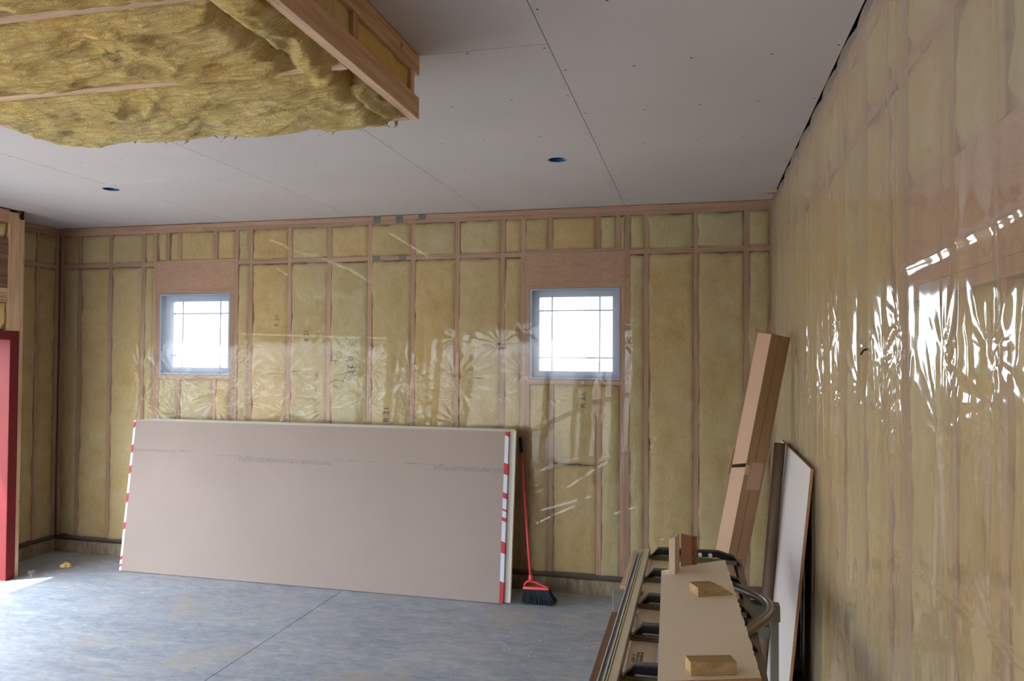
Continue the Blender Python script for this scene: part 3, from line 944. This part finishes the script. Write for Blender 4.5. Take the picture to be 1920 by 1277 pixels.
# loose batts between the joists, sagging below them
def loose(y0, y1, x0, x1, seed, sag, res=0.011, along='x'):
    nx = int((x1 - x0) / res); ny = int((y1 - y0) / res)
    V = []; Fc = []
    for j in range(ny + 1):
        for i in range(nx + 1):
            s, t = i / nx, j / ny
            x = x0 + (x1 - x0) * s; y = y0 + (y1 - y0) * t
            e = min(s * (x1 - x0), (1 - s) * (x1 - x0), t * (y1 - y0), (1 - t) * (y1 - y0))
            edge = min(1.0, e / 0.07); edge = math.sin(edge * math.pi / 2)
            fx, fy = (1.0, 2.1) if along == 'x' else (2.1, 1.0)
            wx = x + 0.10 * noise.noise(Vector((x * 3, y * 3, seed)))
            wy = y + 0.10 * noise.noise(Vector((x * 3, y * 3, seed + 9)))
            n1 = fract(wx * 3.0 * fx + seed, wy * 3.0 * fy, seed, 3)
            n2 = 1 - abs(fract(wx * 5 * fx + seed, wy * 6 * fy, seed + 4, 3)) * 2
            n3 = 1 - abs(noise.noise(Vector((wx * 26 * fx, wy * 26 * fy, seed)))) * 2
            drop = sag * edge + 0.026 * n1 + 0.015 * n2 * (0.4 + 0.6 * edge) + 0.003 * n3 - 0.020 * (1 - edge)
            if i in (0, nx): x += 0.02 * noise.noise(Vector((y * 14, seed, 1)))
            if j in (0, ny): y += 0.02 * noise.noise(Vector((x * 9, seed, 3)))
            V.append((x, y, SZ - 0.008 - drop))
    w = nx + 1
    for j in range(ny):
        for i in range(nx):
            Fc.append((j * w + i, (j + 1) * w + i, (j + 1) * w + i + 1, j * w + i + 1))
    ring = [i for i in range(w)] + [j * w + nx for j in range(1, ny + 1)] + [ny * w + i for i in range(nx - 1, -1, -1)] + [j * w for j in range(ny - 1, 0, -1)]
    base = len(V)
    for q in ring:
        V.append((V[q][0], V[q][1], SZ + 0.09))
    m = len(ring)
    for k in range(m):
        k2 = (k + 1) % m
        Fc.append((ring[k], ring[k2], base + k2, base + k))
    return link('loose_batt', V, Fc, 'batt_loose', sf, smooth=True)
loose(-3.912, -3.352, SX0 + 0.03, SX1 - 0.10, 3.3, 0.022)
loose(-4.47, -3.955, SX0 - 0.02, SX1 - 0.19, 12.7, 0.016)
loose(-5.03, -4.515, SX0 - 0.02, SX1 - 0.19, 25.1, 0.016)
loose(-4.49, -3.86, SX1 - 0.20, SX1 - 0.045, 41.9, 0.006, along='y')
loose(-3.75, -3.40, SX1 - 0.16, SX1 - 0.045, 47.9, 0.006, along='y')
# hanging tufts at the edge
tf = MB()
for k in range(26):
    x = random.uniform(-3.35, -1.80); y = SY1 - random.uniform(0.0, 0.05)
    if k < 8: x = random.uniform(-2.15, -1.79)
    L = random.uniform(0.015, 0.04)
    tf.tube([(x, y, SZ + 0.005), (x + random.uniform(-.01, .01), y + random.uniform(-.008, .008), SZ - L * 0.6), (x + random.uniform(-.015, .015), y, SZ - L)], [0.010, 0.006, 0.001], 5)
tag(tf.build('loose_tufts', 'batt_loose', sf, smooth=True), kind='stuff')

# ------------------------------------------------------------------ stack of gypsum board bundles leaning on the back wall
HB = 1.352; TB = 0.0318; N_B = 8
lean = math.atan2(0.16, 1.345)
ax_up = Vector((0, math.sin(lean), math.cos(lean)))
ax_in = Vector((0, math.cos(lean), -math.sin(lean)))   # from the front face inwards
def bundle(k, x0, x1, label, group, tape):
    base = Vector((0, -0.462, 0.012)) + ax_in * (k * (TB + 0.0006))
    base.z = 0.003 + 0.0 * k + max(0, TB * math.sin(lean))
    t = empty('gypsum_board_bundle', ((x0 + x1) / 2, base.y, 0))
    def P(x, up, inn):
        return Vector((x, base.y, base.z)) + ax_up * up + ax_in * inn
    def slab(name, i0, i1, face_front, face_back, xa=x0, xb=x1):
        mb = MB()
        pts = [P(xa, 0, i0), P(xb, 0, i0), P(xb, 0, i1), P(xa, 0, i1), P(xa, HB, i0), P(xb, HB, i0), P(xb, HB, i1), P(xa, HB, i1)]
        mb.hexa(pts)
        mb.mi = [2, 2, 0, 2, 1, 2]
        return mb.build(name, None, t, mats=[face_front, face_back, 'face_paper'])
    a = slab('gypsum_sheet', 0, TB / 2 - 0.0004, 'back_paper' if k == 0 else 'face_paper', 'face_paper')
    b = slab('gypsum_sheet', TB / 2 + 0.0004, TB, 'face_paper', 'back_paper')
    if tape:
        for side, xe in ((-1, x0), (1, x1)):
            mb = MB()
            zz = 0.0
            segs = []
            cuts = [0, 0.16, 0.38, 0.47, 0.63, 0.66, 0.71, 0.725, 0.81, 0.855, 1.0, 1.09, 1.31, 1.352] if side > 0 else [0, 0.03, 0.05, 0.09, 0.12, 0.36, 0.42, 0.60, 0.68, 0.86, 0.93, 1.05, 1.12, 1.28, 1.33, 1.352]
            lap = 0.030 if side > 0 else 0.022
            e = 0.0012
            for q, (c0, c1) in enumerate(zip(cuts[:-1], cuts[1:])):
                mi = 0 if q % 2 == 0 else 1
                if side > 0 and q == len(cuts) - 2: mi = 0
                if side < 0: mi = 1 - mi
                sl = 0.012 if c1 < HB - 0.01 else 0.0
                s0 = 0.012 if c0 > 0.01 else 0.0
                xi = xe - side * lap
                xo = xe + side * e
                mb.quad(P(xi, c0 + s0, -e), P(xo, c0, -e), P(xo, c1, -e), P(xi, c1 + sl, -e), mi)
                mb.quad(P(xo, c0, -e), P(xo, c0, TB + e), P(xo, c1, TB + e), P(xo, c1, -e), mi)
            mb.build('end_tape', None, t, mats=['tape_red', 'tape_white'])
    tag(t, label, 'drywall', group)
    return t, P
offs = [(0.0, 0.0)] + [(0.020, o_) for o_ in (0.052, 0.046, 0.036, 0.027, 0.018, 0.009, 0.0)]
ordn = ['front', 'second from the front', 'third from the front', 'fourth from the front', 'fifth from the front', 'sixth from the front', 'seventh from the front', 'last, against the wall']
for k in range(N_B):
    lab = ('frontmost bundle of brown-backed gypsum board with red and white end tape' if k == 0 else
           'bundle of gypsum board in the leaning stack, ' + ordn[k])
    t, P = bundle(k, -5.675 + offs[k][0], -2.092 + offs[k][1], lab, 'gypsum board bundles leaning on the back wall', k == 0)
    if k == 0:
        # faint illegible print line on the back paper
        mb = MB()
        for (xa, xb, za, rows) in ((-5.66, -5.20, 1.085, 2), (-5.17, -5.04, 1.085, 1), (-4.80, -4.42, 1.06, 1), (-4.55, -3.66, 1.048, 3), (-3.64, -3.56, 1.06, 1), (-3.50, -3.40, 1.06, 1), (-3.33, -3.26, 1.06, 1), (-2.98, -2.62, 1.06, 1), (-2.72, -2.13, 1.046, 3)):
            for rw_ in range(rows):
                x = xa
                while x < xb:
                    w = random.uniform(0.006, 0.016)
                    hh = random.uniform(0.004, 0.008)
                    z = za - rw_ * 0.013
                    mb.quad(P(x, z, -0.0006), P(x + w, z, -0.0006), P(x + w, z + hh, -0.0006), P(x, z + hh, -0.0006))
                    x += w + random.uniform(0.004, 0.016)
        tag(mb.build('printed_line', 'print_grey', t), kind='stuff')

# ------------------------------------------------------------------ broom
br = empty('broom', (-1.82, -0.38, 0))
hx, hz = -1.885, 0.19
MB().tube([(-1.885, -0.375, 0.185), (-1.93, -0.30, 0.48), (-2.032, -0.10, 1.17)], [0.0115, 0.010, 0.009], 10).build('handle', 'broom_red', br, smooth=True)
MB().tube([(-2.030, -0.104, 1.155), (-2.039, -0.088, 1.215), (-2.048, -0.072, 1.272), (-2.0495, -0.069, 1.28)], [0.014, 0.0145, 0.0145, 0.008], 10).build('grip', 'black_plastic', br, smooth=True)
MB().tube([(-1.884, -0.377, 0.172), (-1.888, -0.370, 0.225)], [0.020, 0.015], 12).build('socket', 'broom_red', br, smooth=True)
hd = MB()
hd.hexa([(-1.945, -0.405, 0.115), (-1.735, -0.405, 0.122), (-1.735, -0.355, 0.122), (-1.945, -0.355, 0.115), (-1.940, -0.400, 0.136), (-1.742, -0.400, 0.137), (-1.742, -0.360, 0.137), (-1.940, -0.360, 0.136)])
hd.tube([(-1.938, -0.38, 0.13), (-1.930, -0.38, 0.155), (-1.912, -0.38, 0.172), (-1.885, -0.38, 0.178), (-1.84, -0.38, 0.168), (-1.79, -0.38, 0.148), (-1.745, -0.38, 0.132)], 0.009, 8)
bevel(hd.build('head', 'broom_red', br), 0.003)
bm_ = MB()
for i in range(34):
    for j in range(7):
        s = i / 33 + random.uniform(-.01, .01); t = (j - 3) / 3
        x0 = -1.940 + 0.20 * s; y0 = -0.38 + 0.020 * t
        x1 = -1.950 + 0.275 * s + random.uniform(-.006, .006); y1 = -0.38 + 0.038 * t + random.uniform(-.004, .004)
        z1 = random.uniform(0.002, 0.012) if s < 0.93 else random.uniform(0.01, 0.03)
        bm_.tube([(x0, y0, 0.120), ((x0 + x1) / 2 + 0.003, (y0 + y1) / 2, 0.06), (x1, y1, z1)], [0.0042, 0.004, 0.0022], 4, cap=True)
tag(bm_.build('bristles', 'bristle', br), kind='stuff')
tag(br, 'red plastic broom with black bristles leaning beside the board stack', 'broom')

# ------------------------------------------------------------------ cardboard box, pipe and white panel in the right corner
A = Vector((0.3935, 0, 2.108)).normalized()
Xp = Vector((A.z, 0, -A.x)); Yp = Vector((0, 1, 0))
phi = math.radians(38)
e1 = Xp * math.cos(phi) + Yp * math.sin(phi)
e2 = -Xp * math.sin(phi) + Yp * math.cos(phi)
R0 = Vector((-0.548, -1.47, 0.035))
wa, wb, LB = 0.150, 0.125, 2.11
cbx = empty('cardboard_box', (-0.5, -1.4, 0))
def cp(s, a, b):
    return R0 + A * s + e1 * a + e2 * b
def card_panel(name, pts, nrm, mat, th=0.004):
    n = Vector(nrm)
    mb = MB()
    a, b, c, d_ = [Vector(p) for p in pts]
    mb.hexa([a, b, b + n * th, a + n * th, d_, c, c + n * th, d_ + n * th])
    return mb.build(name, mat, cbx)
sl = 1.30  # the tear
# side with the tear (lit tone in its colour): e1=0 plane, from ridge (b=0) to b=wb
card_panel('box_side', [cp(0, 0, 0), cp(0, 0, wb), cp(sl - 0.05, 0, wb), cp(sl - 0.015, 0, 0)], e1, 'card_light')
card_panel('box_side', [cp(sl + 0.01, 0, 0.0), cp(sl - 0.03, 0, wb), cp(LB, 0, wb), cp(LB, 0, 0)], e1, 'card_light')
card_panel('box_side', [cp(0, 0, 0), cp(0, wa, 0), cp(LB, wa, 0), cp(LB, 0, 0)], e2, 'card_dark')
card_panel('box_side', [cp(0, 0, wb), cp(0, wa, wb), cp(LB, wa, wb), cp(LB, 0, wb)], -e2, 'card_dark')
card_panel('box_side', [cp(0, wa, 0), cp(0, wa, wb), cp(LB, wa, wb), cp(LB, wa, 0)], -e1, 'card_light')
card_panel('box_end', [cp(LB - 0.004, 0, 0), cp(LB - 0.004, wa, 0), cp(LB - 0.004, wa, wb), cp(LB - 0.004, 0, wb)], A, 'card_light')
card_panel('box_end', [cp(0, 0, 0), cp(0, wa, 0), cp(0, wa, wb), cp(0, 0, wb)], A, 'card_light')
# torn flap, label and taped seam
card_panel('torn_flap', [cp(sl - 0.06, -0.004, -0.006), cp(sl - 0.06, 0.02, -0.010), cp(sl + 0.0, 0.015, -0.016), cp(sl + 0.0, -0.008, -0.012)], -e2, 'card_light', 0.003)
card_panel('torn_flap', [cp(sl - 0.09, -0.012, wb + 0.004), cp(sl - 0.09, -0.002, wb + 0.008), cp(sl + 0.07, -0.002, wb + 0.004), cp(sl + 0.07, -0.010, wb + 0.002)], -e2, 'card_dark', 0.003)
card_panel('shipping_label', [cp(sl - 0.15, 0.03, -0.0015), cp(sl - 0.15, wa - 0.012, -0.0015), cp(sl + 0.02, wa - 0.012, -0.0015), cp(sl + 0.02, 0.03, -0.0015)], -e2, 'card_light', 0.0008)
card_panel('seam', [cp(0, wa * 0.42, -0.0008), cp(0, wa * 0.42 + 0.003, -0.0008), cp(LB, wa * 0.42 + 0.003, -0.0008), cp(LB, wa * 0.42, -0.0008)], -e2, 'brown_wood', 0.0006)
tag(cbx, 'tall narrow torn cardboard box leaning in the right corner', 'box')

pp = MB()
pts = [Vector((-0.222, -1.36, 0.004)), Vector((-0.096, -1.27, 1.43))]
pp.tube([pts[0], pts[0].lerp(pts[1], 0.5), pts[1]], 0.034, 20)
po = pp.build('pipe', 'pipe_brown', smooth=True)
bevel(po, 0.002, 1)
tag(po, 'brown round pipe standing between the cardboard box and the white panel', 'pipe')

wp = empty('white_panel', (-0.12, -1.6, 0))
ya, yb = -2.275, -0.93
lx0, lx1, ph = -0.175, -0.038, 1.41
n = Vector((-ph, 0, -(lx1 - lx0) * -1)).normalized()
n = Vector((-ph, 0, (lx1 - lx0))).normalized()
def wq(y, t, off):
    return Vector((lx0 + (lx1 - lx0) * t, y, 0.002 + ph * t)) + n * off
MB().hexa([wq(ya, 0, 0.0), wq(ya, 0, 0.013), wq(yb, 0, 0.013), wq(yb, 0, 0.0), wq(ya, 1, 0.0), wq(ya, 1, 0.013), wq(yb, 1, 0.013), wq(yb, 1, 0.0)]).build('core', 'particle', wp)
MB().hexa([wq(ya, 0.0, 0.0132), wq(ya, 0.0, 0.0145), wq(yb, 0.0, 0.0145), wq(yb, 0.0, 0.0132), wq(ya, 1, 0.0132), wq(ya, 1, 0.0145), wq(yb, 1, 0.0145), wq(yb, 1, 0.0132)]).build('face', 'melamine', wp)
tag(wp, 'white faced panel with brown core leaning against the right wall', 'panel')

# ------------------------------------------------------------------ steel stands, hooped frame on top, board and blocks
def stand(y, label):
    t = empty('steel_stand', (-0.61, y, 0))
    for x in (-0.965, -0.262):
        bevel(bbox('leg', x - 0.018, x + 0.018, y - 0.018, y + 0.018, 0.004, 0.785, 'stand_green', t), 0.003)
        bevel(bbox('foot', x - 0.035, x + 0.035, y - 0.035, y + 0.035, 0, 0.005, 'stand_green', t), 0.001)
    bevel(bbox('cross_beam', -0.985, -0.240, y - 0.045, y + 0.02, 0.786, 0.858, 'stand_green', t), 0.004)
    bevel(bbox('lower_beam', -0.946, -0.281, y - 0.015, y + 0.015, 0.700, 0.752, 'stand_green', t), 0.003)
    tag(t, label, 'stand', 'steel stands under the hooped frame')
stand(-2.67, 'grey green steel stand under the hooped frame, beside the white panel')
stand(-4.35, 'grey green steel stand carrying the near end of the hooped frame')

rk = empty('hooped_frame', (-0.62, -3.2, 0.86))
RY0, RY1 = -4.6, -1.98
rl = MB()
rl.box(-0.925, -0.862, RY0, RY1, 0.861, 0.866)
rl.box(-0.925, -0.921, RY0, RY1, 0.866, 0.884)
rl.box(-0.905, -0.901, RY0, RY1, 0.866, 0.886)
rl.build('side_rail', 'rail_metal', rk)
bbox('rail_line', -0.897, -0.891, RY0, RY1, 0.8662, 0.884, 'rail_yellow', rk)
bbox('rail_flange', -0.885, -0.858, RY0, RY1, 0.8665, 0.893, 'rail_tan', rk)
bbox('rail_flange', -0.858, -0.853, RY0, RY1, 0.8665, 0.912, 'rail_tan', rk)
bbox('side_rail', -0.395, -0.365, RY0, RY1, 0.861, 0.868, 'bar_metal', rk)
prof = [(-0.850, 0.876), (-0.806, 0.932), (-0.490, 0.936), (-0.412, 0.914), (-0.378, 0.872), (-0.350, 0.78), (-0.336, 0.70)]
hoops = [-2.10, -2.52, -2.92, -3.30, -3.69, -4.08, -4.46]
for y in hoops:
    mb = MB()
    dpt = 0.030
    # swept strip (top flange) then dark web under it
    for i in range(len(prof) - 1):
        (xa, za), (xb, zb) = prof[i], prof[i + 1]
        mb.hexa([(xa, y - dpt / 2, za - 0.006), (xb, y - dpt / 2, zb - 0.006), (xb, y + dpt / 2, zb - 0.006), (xa, y + dpt / 2, za - 0.006), (xa, y - dpt / 2, za), (xb, y - dpt / 2, zb), (xb, y + dpt / 2, zb), (xa, y + dpt / 2, za)])
    hp = mb.build('hoop', 'dark_metal', rk)
    wb_ = MB()
    def inset(x, z):
        cx_, cz_ = -0.60, 0.80
        v_ = Vector((cx_ - x, cz_ - z)); v_.normalize()
        return x + v_.x * 0.028, z + v_.y * 0.028
    inner = [(-0.846, 0.872), (-0.800, 0.893), (-0.500, 0.897), (-0.436, 0.884), (-0.414, 0.86), (-0.388, 0.78), (-0.372, 0.70)]
    for i in range(len(prof) - 1):
        (xa, za), (xb, zb) = prof[i], prof[i + 1]
        (xc, zc), (xd, zd) = inner[i + 1], inner[i]
        ys_ = (y + 0.004, y + 0.009)
        wb_.hexa([(xa, ys_[0], za - 0.006), (xb, ys_[0], zb - 0.006), (xb, ys_[1], zb - 0.006), (xa, ys_[1], za - 0.006), (xd, ys_[0], zd), (xc, ys_[0], zc), (xc, ys_[1], zc), (xd, ys_[1], zd)])
    wb_.build('web', 'black_plastic', hp)
    bbox('rung', -0.853, -0.396, y - 0.012, y + 0.022, 0.8685, 0.889, 'bar_metal', rk)
    bbox('rung_lip', -0.853, -0.396, y - 0.016, y - 0.0121, 0.8680, 0.880, 'bar_metal', rk)
# pale discs showing through the far hoop's web
for x in (-0.585, -0.532):
    MB().tube([(x, -2.099, 0.908), (x, -2.094, 0.908)], 0.011, 16).build('web_hole', 'board_white', rk)
# bent tube handle
tb = []
ctrl = [(-0.47, -2.50), (-0.410, -2.56), (-0.335, -2.66), (-0.300, -2.75), (-0.292, -2.84), (-0.318, -2.95), (-0.40, -3.13), (-0.47, -3.26)]
def catm(p, n=6):
    out = []
    for i in range(len(p) - 1):
        p0 = p[max(0, i - 1)]; p1 = p[i]; p2 = p[i + 1]; p3 = p[min(len(p) - 1, i + 2)]
        for k in range(n):
            t = k / n
            out.append(tuple(0.5 * (2 * p1[c] + (p2[c] - p0[c]) * t + (2 * p0[c] - 5 * p1[c] + 4 * p2[c] - p3[c]) * t * t + (3 * p1[c] - p0[c] - 3 * p2[c] + p3[c]) * t ** 3) for c in range(len(p1))))
    out.append(p[-1])
    return out
MB().tube([(x, y, 0.881) for x, y in catm(ctrl)], 0.021, 12).build('tube_handle', 'tube_grey', rk, smooth=True)
MB().tube([(-0.40, -3.12, 0.83), (-0.39, -3.16, 0.74), (-0.365, -3.2, 0.6), (-0.36, -3.2, 0.5)], 0.017, 10).build('tube_handle', 'dark_metal', rk, smooth=True)
tag(rk, 'long low metal frame with a row of dark hoops under the loose board', 'metal frame')

# pale boards and a note lying between the rails
o = bevel(bbox('plank', -0.846, -0.745, -4.3, -2.02, 0.8375 + 0.0215, 0.8675, 'board_white'), 0.001)
tag(o, 'pale printed plank lying under the dark hoops along the rail', 'plank')
mbp = MB()
for i in range(9):
    for j in range(3):
        if random.random() < 0.75:
            x = -0.83 + j * 0.014; y = -3.52 + i * 0.011
            mbp.box(x, x + 0.011, y, y + random.uniform(0.004, 0.009), 0.8676, 0.8679)
tag(mbp.build('printed_line', 'ink', o), kind='stuff')
o = bbox('paper_note', -0.805, -0.745, -2.30, -2.20, 0.8677, 0.8687, 'paper_yellow')
tag(o, 'small pale yellow paper note between the two far hoops', 'note')
o = bevel(MB().hexa([(-0.955, -4.32, 0.80), (-0.937, -4.32, 0.80), (-0.937, -2.98, 0.80), (-0.955, -2.98, 0.80), (-0.958, -4.32, 0.86), (-0.934, -4.32, 0.86), (-0.934, -2.98, 0.86), (-0.958, -2.98, 0.86)]).build('plank', 'brown_wood'), 0.001)
tag(o, 'rough brown plank on edge along the left of the hooped frame', 'plank')
o = bevel(bbox('plank', -0.958, -0.934, -2.62, -1.93, 0.842, 0.868, 'pine_y'), 0.001)
tag(o, 'short orange-brown strip of wood beside the far end of the rail', 'plank')

# white board on top
bt = empty('loose_board', (-0.6, -3.2, 0.938))
zb0, zb1 = 0.9375, 0.950
cor = [(-0.720, -3.86), (-0.401, -3.75), (-0.463, -2.335), (-0.765, -2.611)]
pts = [Vector((c[0], c[1], 0)) for c in cor]
outl = []
for k in range(4):
    a, b = pts[k], pts[(k + 1) % 4]
    nseg = [10, 60, 14, 1][k]
    for i in range(nseg):
        p = a.lerp(b, i / nseg)
        if 0 < i and k in (1, 2):
            nn = Vector(((b - a).y, -(b - a).x, 0)).normalized()
            p = p + nn * (random.uniform(-0.0035, 0.0025) if k == 1 else random.uniform(-0.001, 0.001) - 0.01 * math.sin(math.pi * i / nseg) * -1)
        outl.append(p)
nn_ = len(outl)
V = [(p.x, p.y, zb0) for p in outl] + [(p.x, p.y, zb1 - 0.0008) for p in outl]
Fc = [tuple(range(nn_))[::-1], tuple(range(nn_, 2 * nn_))] + [(k, (k + 1) % nn_, nn_ + (k + 1) % nn_, nn_ + k) for k in range(nn_)]
link('core', V, Fc, 'particle', bt)
V = [(p.x, p.y, zb1 - 0.0006) for p in outl] + [(p.x, p.y, zb1) for p in outl]
link('face', V, Fc, 'board_white', bt)
tag(bt, 'ivory board offcut with a ragged edge lying on the hooped frame', 'board')

def block(c, ang, L, Wd, Ht, miter, label):
    cx_, cy_ = c
    ca, sa = math.cos(ang), math.sin(ang)
    def T(x, y, z):
        return (cx_ + x * ca - y * sa, cy_ + x * sa + y * ca, z)
    z0, z1 = 0.9505, 0.9505 + Ht
    mb = MB().hexa([T(-L / 2, -Wd / 2, z0), T(L / 2, -Wd / 2, z0), T(L / 2 - miter * 0.3, Wd / 2, z0), T(-L / 2, Wd / 2, z0),
                    T(-L / 2, -Wd / 2, z1), T(L / 2 - miter, -Wd / 2, z1), T(L / 2 - miter * 1.3, Wd / 2, z1), T(-L / 2, Wd / 2, z1)])
    o = bevel(mb.build('wood_block', 'block'), 0.003 if miter == 0 else 0.001)
    tag(o, label, 'wood block', 'wood blocks on the ivory board')
block((-0.540, -2.90), math.radians(25), 0.165, 0.089, 0.038, 0.055, 'mitred wood block on the far half of the ivory board')
block((-0.557, -3.745), math.radians(17), 0.152, 0.060, 0.042, 0.0, 'square-ended wood block near the front end of the ivory board')

# upright offcuts at the far end
o = MB().hexa([(-0.728, -2.66, 0.890), (-0.700, -2.66, 0.890), (-0.682, -2.56, 0.890), (-0.712, -2.54, 0.890), (-0.728, -2.66, 1.115), (-0.700, -2.66, 1.120), (-0.682, -2.56, 1.125), (-0.712, -2.54, 1.125)]).build('upright_offcut', 'offcut_pale')
tag(bevel(o, 0.001), 'pale upright wood offcut standing at the far end of the board', 'offcut')
o = empty('upright_offcut', (-0.64, -2.45, 0.90))
MB().hexa([(-0.676, -2.50, 0.890), (-0.625, -2.47, 0.890), (-0.622, -2.455, 0.890), (-0.672, -2.485, 0.890), (-0.676, -2.50, 1.104), (-0.625, -2.47, 1.088), (-0.622, -2.455, 1.088), (-0.672, -2.485, 1.104)]).build('face_piece', 'pink_panel', o)
MB().hexa([(-0.624, -2.472, 0.890), (-0.604, -2.46, 0.890), (-0.600, -2.44, 0.890), (-0.621, -2.453, 0.890), (-0.624, -2.472, 1.088), (-0.604, -2.46, 1.084), (-0.600, -2.44, 1.084), (-0.621, -2.453, 1.088)]).build('edge_piece', 'brown_wood', o)
tag(o, 'pinkish brown panel offcut standing beside the pale upright offcut', 'offcut')

# ------------------------------------------------------------------ small things
o = empty('outlet_box', (-0.95, 0.01, 1.23))
MB().box(-0.984, -0.934, 0.0, 0.06, 1.20, 1.30).build('box_shell', 'black_plastic', o)
MB().box(-0.978, -0.940, -0.003, -0.0005, 1.21, 1.29).build('box_opening', 'blue_box', o)
tag(o, 'small dark electrical box on a stud right of the right window', 'electrical box')

o = MB().tube([(-0.020, -3.448, 1.998), (-0.040, -3.452, 1.992), (-0.055, -3.485, 1.978)], 0.0035, 6).build('bent_nail', 'black_plastic')
tag(o, 'black bent nail poking through the glossy sheet on the right wall', 'nail')

def tuft(x, y, s, mat, label):
    bm = bmesh.new()
    bmesh.ops.create_icosphere(bm, subdivisions=3, radius=s)
    for v in bm.verts:
        k = 1 + 0.6 * fract(v.co.x * 40 + x, v.co.y * 40 + y, v.co.z * 40, 3)
        v.co = Vector((v.co.x * 1.4 * k, v.co.y * k, v.co.z * 0.7 * k))
    mz = min(v.co.z for v in bm.verts)
    for v in bm.verts: v.co.z -= mz
    me = bpy.data.meshes.new('insulation_tuft'); bm.to_mesh(me); bm.free()
    me.materials.append(M[mat])
    o = bpy.data.objects.new('insulation_tuft', me); o.location = (x, y, 0.001); col.objects.link(o)
    tag(o, label, 'insulation')
tuft(-6.22, -0.50, 0.034, 'batt', 'small tuft of yellow insulation on the floor in the left corner')
# plastic scrap by the door frame
sc = MB()
pr = None
for k in range(9):
    a = k / 8
    p = Vector((-6.34 + 0.10 * a, -0.80 - 0.06 * a, 0.012 + 0.06 * math.sin(a * 3.0)))
    q = p + Vector((0.02, 0.05, 0.03 * math.cos(a * 5)))
    if pr: sc.quad(pr[0], p, q, pr[1])
    pr = (p, q)
so = sc.build('plastic_scrap', 'film_back', smooth=True)
so.location.z = 0.002
m = so.modifiers.new('thickness', 'SOLIDIFY'); m.thickness = 0.001
tag(so, 'crumpled scrap of clear plastic on the floor by the red jamb', 'scrap')
# dust and chips on the floor
chips = MB()
for k in range(130):
    if k < 80:
        x = random.gauss(-1.55, 0.35); y = random.gauss(-1.7, 0.6)
    else:
        x = random.uniform(-5.8, -1.2); y = random.uniform(-3.2, -0.5)
    if x > -1.05: continue
    s = random.uniform(0.002, 0.007); a = random.uniform(0, 3.1)
    chips.bar((x - s * math.cos(a), y - s * math.sin(a), 0.0016), (x + s * math.cos(a), y + s * math.sin(a), 0.0016), s * 0.8, 0.002)
tag(chips.build('sawdust_chips', 'board_white'), 'scattered pale sawdust chips on the concrete floor', 'debris', kind='stuff')

# far sheds seen faintly through the windows
def shed(x, y, w, h, label):
    t = empty('distant_shed', (x, y, -0.14))
    MB().box(x - w / 2, x + w / 2, y - w / 2, y + w / 2, -0.14, h * 0.65).build('shed_wall', 'house', t)
    MB().hexa([(x - w * .55, y - w * .55, h * .65), (x + w * .55, y - w * .55, h * .65), (x + w * .55, y + w * .55, h * .65), (x - w * .55, y + w * .55, h * .65), (x - w * .3, y - w * .3, h), (x + w * .3, y - w * .3, h), (x + w * .3, y + w * .3, h), (x - w * .3, y + w * .3, h)]).build('roof', 'house_roof', t)
    tag(t, label, 'shed')
shed(-20.5, 113, 2.8, 3.5, 'pale distant shed seen through the right window')
shed(-89.0, 108, 2.8, 2.4, 'pale distant shed seen through the left window')
